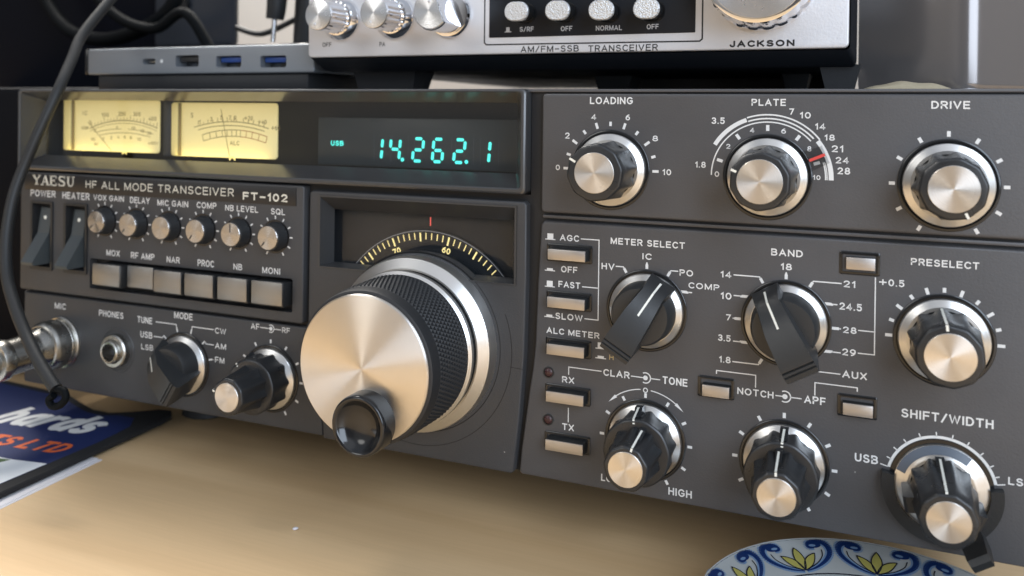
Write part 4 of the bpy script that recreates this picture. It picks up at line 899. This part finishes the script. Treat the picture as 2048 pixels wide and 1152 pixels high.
def smooth(pts, m=5):
    P = [Vector(q) for q in pts]; o = []
    for i in range(len(P)-1):
        p0, p1, p2, p3 = P[max(0, i-1)], P[i], P[i+1], P[min(len(P)-1, i+2)]
        for k in range(m):
            t = k/m; o.append(.5*((2*p1)+(-p0+p2)*t+(2*p0-5*p1+4*p2-p3)*t*t+(-p0+3*p1-3*p2+p3)*t**3))
    return o+[P[-1]]
for k_ in range(N):
    a0 = math.radians(-.7+k_*360/N)
    for s_ in (-1, 1):                       # paired scrolls framing each leaf fan
        m_ = lambda pts: [(a0+s_*q[0]/37, q[1]) for q in smooth(pts)]
        stem = m_([(.4, 34.0), (4, 34.9), (7.3, 36.8), (9.2, 39.2), (9.1, 41.6), (7.6, 42.9), (5.6, 42.9), (4.0, 41.9), (4.3, 40.9), (5.6, 40.8)])
        curve_strip(pale, stem, lambda t: .5+.75*math.sin(math.pi*t), .10); curve_strip(blue, stem, lambda t: .16+.62*math.sin(math.pi*min(1, t*1.02))**1.5, .16)
        th_ = [2*math.pi*i/24 for i in range(24)]; fill(blue, [(a0+s_*(5.7+1.9*math.cos(q))/37, 41.75+1.0*math.sin(q)) for q in th_], .2)
        fill(pale, [(a0+s_*(5.3+.9*math.cos(q))/37, 41.5+.38*math.sin(q)) for q in th_], .24)
        curve_strip(lin, m_([(1, 34.4), (4.6, 36), (6.9, 38.2), (7.3, 40.2)]), lambda t: .13, .22)
    for da, L, w in ((-.80, 7.0, 1.15), (.80, 7.0, 1.15), (0, 6.9, 1.4)):
        br_, ba = 34.1, a0
        out_ = []
        for sgn in (1, -1):
            rng = [i/9 for i in range(10)] if sgn == 1 else [1-i/9 for i in range(10)]
            for t in rng:
                lx, ly = sgn*w*math.sin(math.pi*t)**.9, L*t
                X = lx*math.cos(da)+ly*math.sin(da); Y = -lx*math.sin(da)+ly*math.cos(da)
                out_.append((ba+X/37, br_+Y))
        fill(yel, out_, .24+.02*abs(da)); curve_strip(lin, out_+[out_[0]], lambda t: .14, .34)
for r_, w in ((32.9, .16), (31.2, .9), (43.7, .14)): curve_strip(lin if w < .3 else blue, [(2*math.pi*i/120, r_) for i in range(121)], lambda t, w=w: w, .2)
pale.build('painted_wash', 'glaze_pale_blue', dish); blue.build('painted_scroll', 'glaze_blue', dish); yel.build('painted_leaf', 'glaze_yellow', dish); lin.build('painted_outline', 'glaze_line', dish)  # pale blue is glaze under the scrolls, part of the dish pattern
# crumb on the desk
b = bmesh.new(); bmesh.ops.create_icosphere(b, subdivisions=2, radius=1)
for v in b.verts: v.co = Vector((-95.5+v.co.x*1.0+.4*v.co.z, -27+v.co.y*.8, DESK+.45+v.co.z*.5))*1.0
tag(MB().merge(b).build('paper_crumb', 'paper'), 'tiny white crumb lying alone on the bare desk', 'crumb')
# ================================================================ things behind
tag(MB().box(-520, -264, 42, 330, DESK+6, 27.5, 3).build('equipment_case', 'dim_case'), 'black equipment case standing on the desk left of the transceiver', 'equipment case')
mon = thing('computer_monitor', 'dark monitor back standing behind the slim grey hub', 'monitor', (-420, 190, 28))
MB().box(-700, -345, 180, 205, 30, 330, 4).build('monitor_housing', 'screen_dark', mon)
MB().box(-356, -292, 168, 176, 58, 300, 3).build('rear_cover', 'slate', mon)
MB().lathe(-332, 86, [(7, 168), (7, 165.5), (5, 165), (4.4, 166.5), (.05, 166.5)], 32, False, True).build('mount_screw', 'gloss_black', mon)
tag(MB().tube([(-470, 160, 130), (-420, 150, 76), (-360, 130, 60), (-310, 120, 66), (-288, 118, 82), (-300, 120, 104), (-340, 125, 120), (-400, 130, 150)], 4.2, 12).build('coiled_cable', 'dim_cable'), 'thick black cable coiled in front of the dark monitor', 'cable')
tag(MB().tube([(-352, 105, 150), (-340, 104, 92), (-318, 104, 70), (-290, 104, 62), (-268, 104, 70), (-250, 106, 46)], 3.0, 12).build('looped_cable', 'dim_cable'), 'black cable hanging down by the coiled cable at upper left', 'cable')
jackp = thing('jack_plug', 'upright black plug with a shiny metal tip, behind the slim grey hub', 'plug', (-207, 100, 45))
MB().tube([(-203.6, 100, 140), (-204, 100, 80), (-205.5, 100, 64)], 5, 16, rads=[5.4, 5.2, 4.4]).build('plug_body', 'rubber_black', jackp)
MB().tube([(-205.5, 100, 65), (-206.6, 100, 52.5)], 1.2, 14).build('plug_tip', 'chrome', jackp)
tag(MB().tube([(-192, 112, 150), (-193, 112, 100), (-195, 112, 62), (-196, 112, 40)], 6.2, 16).build('upright_cable', 'rubber_black'), 'thick upright black cable just left of the small silver radio', 'cable')
tag(MB().tube([(-240, 112, 62), (-222, 110, 58), (-205, 112, 64), (-190, 116, 72)], 1.6, 10).build('thin_cable', 'cable_black'), 'thin black cable crossing behind the upright plug', 'cable')
tag(MB().tube([(-206, 180, 150), (-200, 180, 95), (-194, 180, 78), (-186, 180, 66)], 1.1, 10).build('red_wire', 'red_line'), 'thin red wire against the wall behind the upright plug', 'wire')
# polished dark tin at upper right
tin = thing('metal_tin', 'polished dark metal tin standing on the transceiver at the upper right', 'tin', (128, 110, 25))
poly2 = []
mb = MB(); pr = []
c0, c1 = (66, 74), (200, 150)
def tinloop(z, o=0.):
    P = []; A = Vector((70.3, 58)); B = Vector((101.5, 45)); C2 = Vector((172, 88))
    d0 = (A-B).normalized(); d1 = (C2-B).normalized(); r = 6
    n0 = 6
    P.append((A.x, A.y))
    for i in range(9):
        t = i/8; p = (B+d0*r)*(1-t)**2+B*2*t*(1-t)+(B+d1*r)*t*t; P.append((p.x, p.y))
    P += [(C2.x, C2.y), (150, 150), (84, 130)]
    cxx, cyy = 120, 85
    return [(cxx+(p[0]-cxx)*(1+o), cyy+(p[1]-cyy)*(1+o), z) for p in P]
mb.loft([tinloop(z, o) for z, o in ((25.8, -.03), (26.6, -.006), (28.2, 0), (150, 0))], True, True); mb.build('tin_body', 'tin_dark', tin, angle=40)
mb = MB(); mb.loft([tinloop(z, o) for z, o in ((25.0, .01), (25.4, .03), (26.0, .0))], True, True); mb.build('tin_base', 'chrome', tin, angle=40)
mb = MB(); n = 24; L = []
for i in range(n+1):
    t = i/n; x = 70+t*30; hgt = 3.4*math.sin(math.pi*min(1, t*1.05))**.7+.3*math.sin(t*19)*math.sin(math.pi*t); y = 40-4*t
    L.append([(x, y-5, 24.6), (x, y-4.6, 24.8+hgt*.7), (x, y-2, 24.9+hgt), (x, y+2, 24.9+hgt*.9), (x, y+4, 24.6)])
mb.loft(L, False, False, closed=False); c = mb.build('reflection_strip', 'reflected_tan')  # tan strip added in place of the reflection in the tin's base
tag(c, 'tan strip standing in for a reflection at the foot of the dark metal tin', 'reflection')
for o in list(bpy.data.objects):
    if '_w' in o: del o['_w']
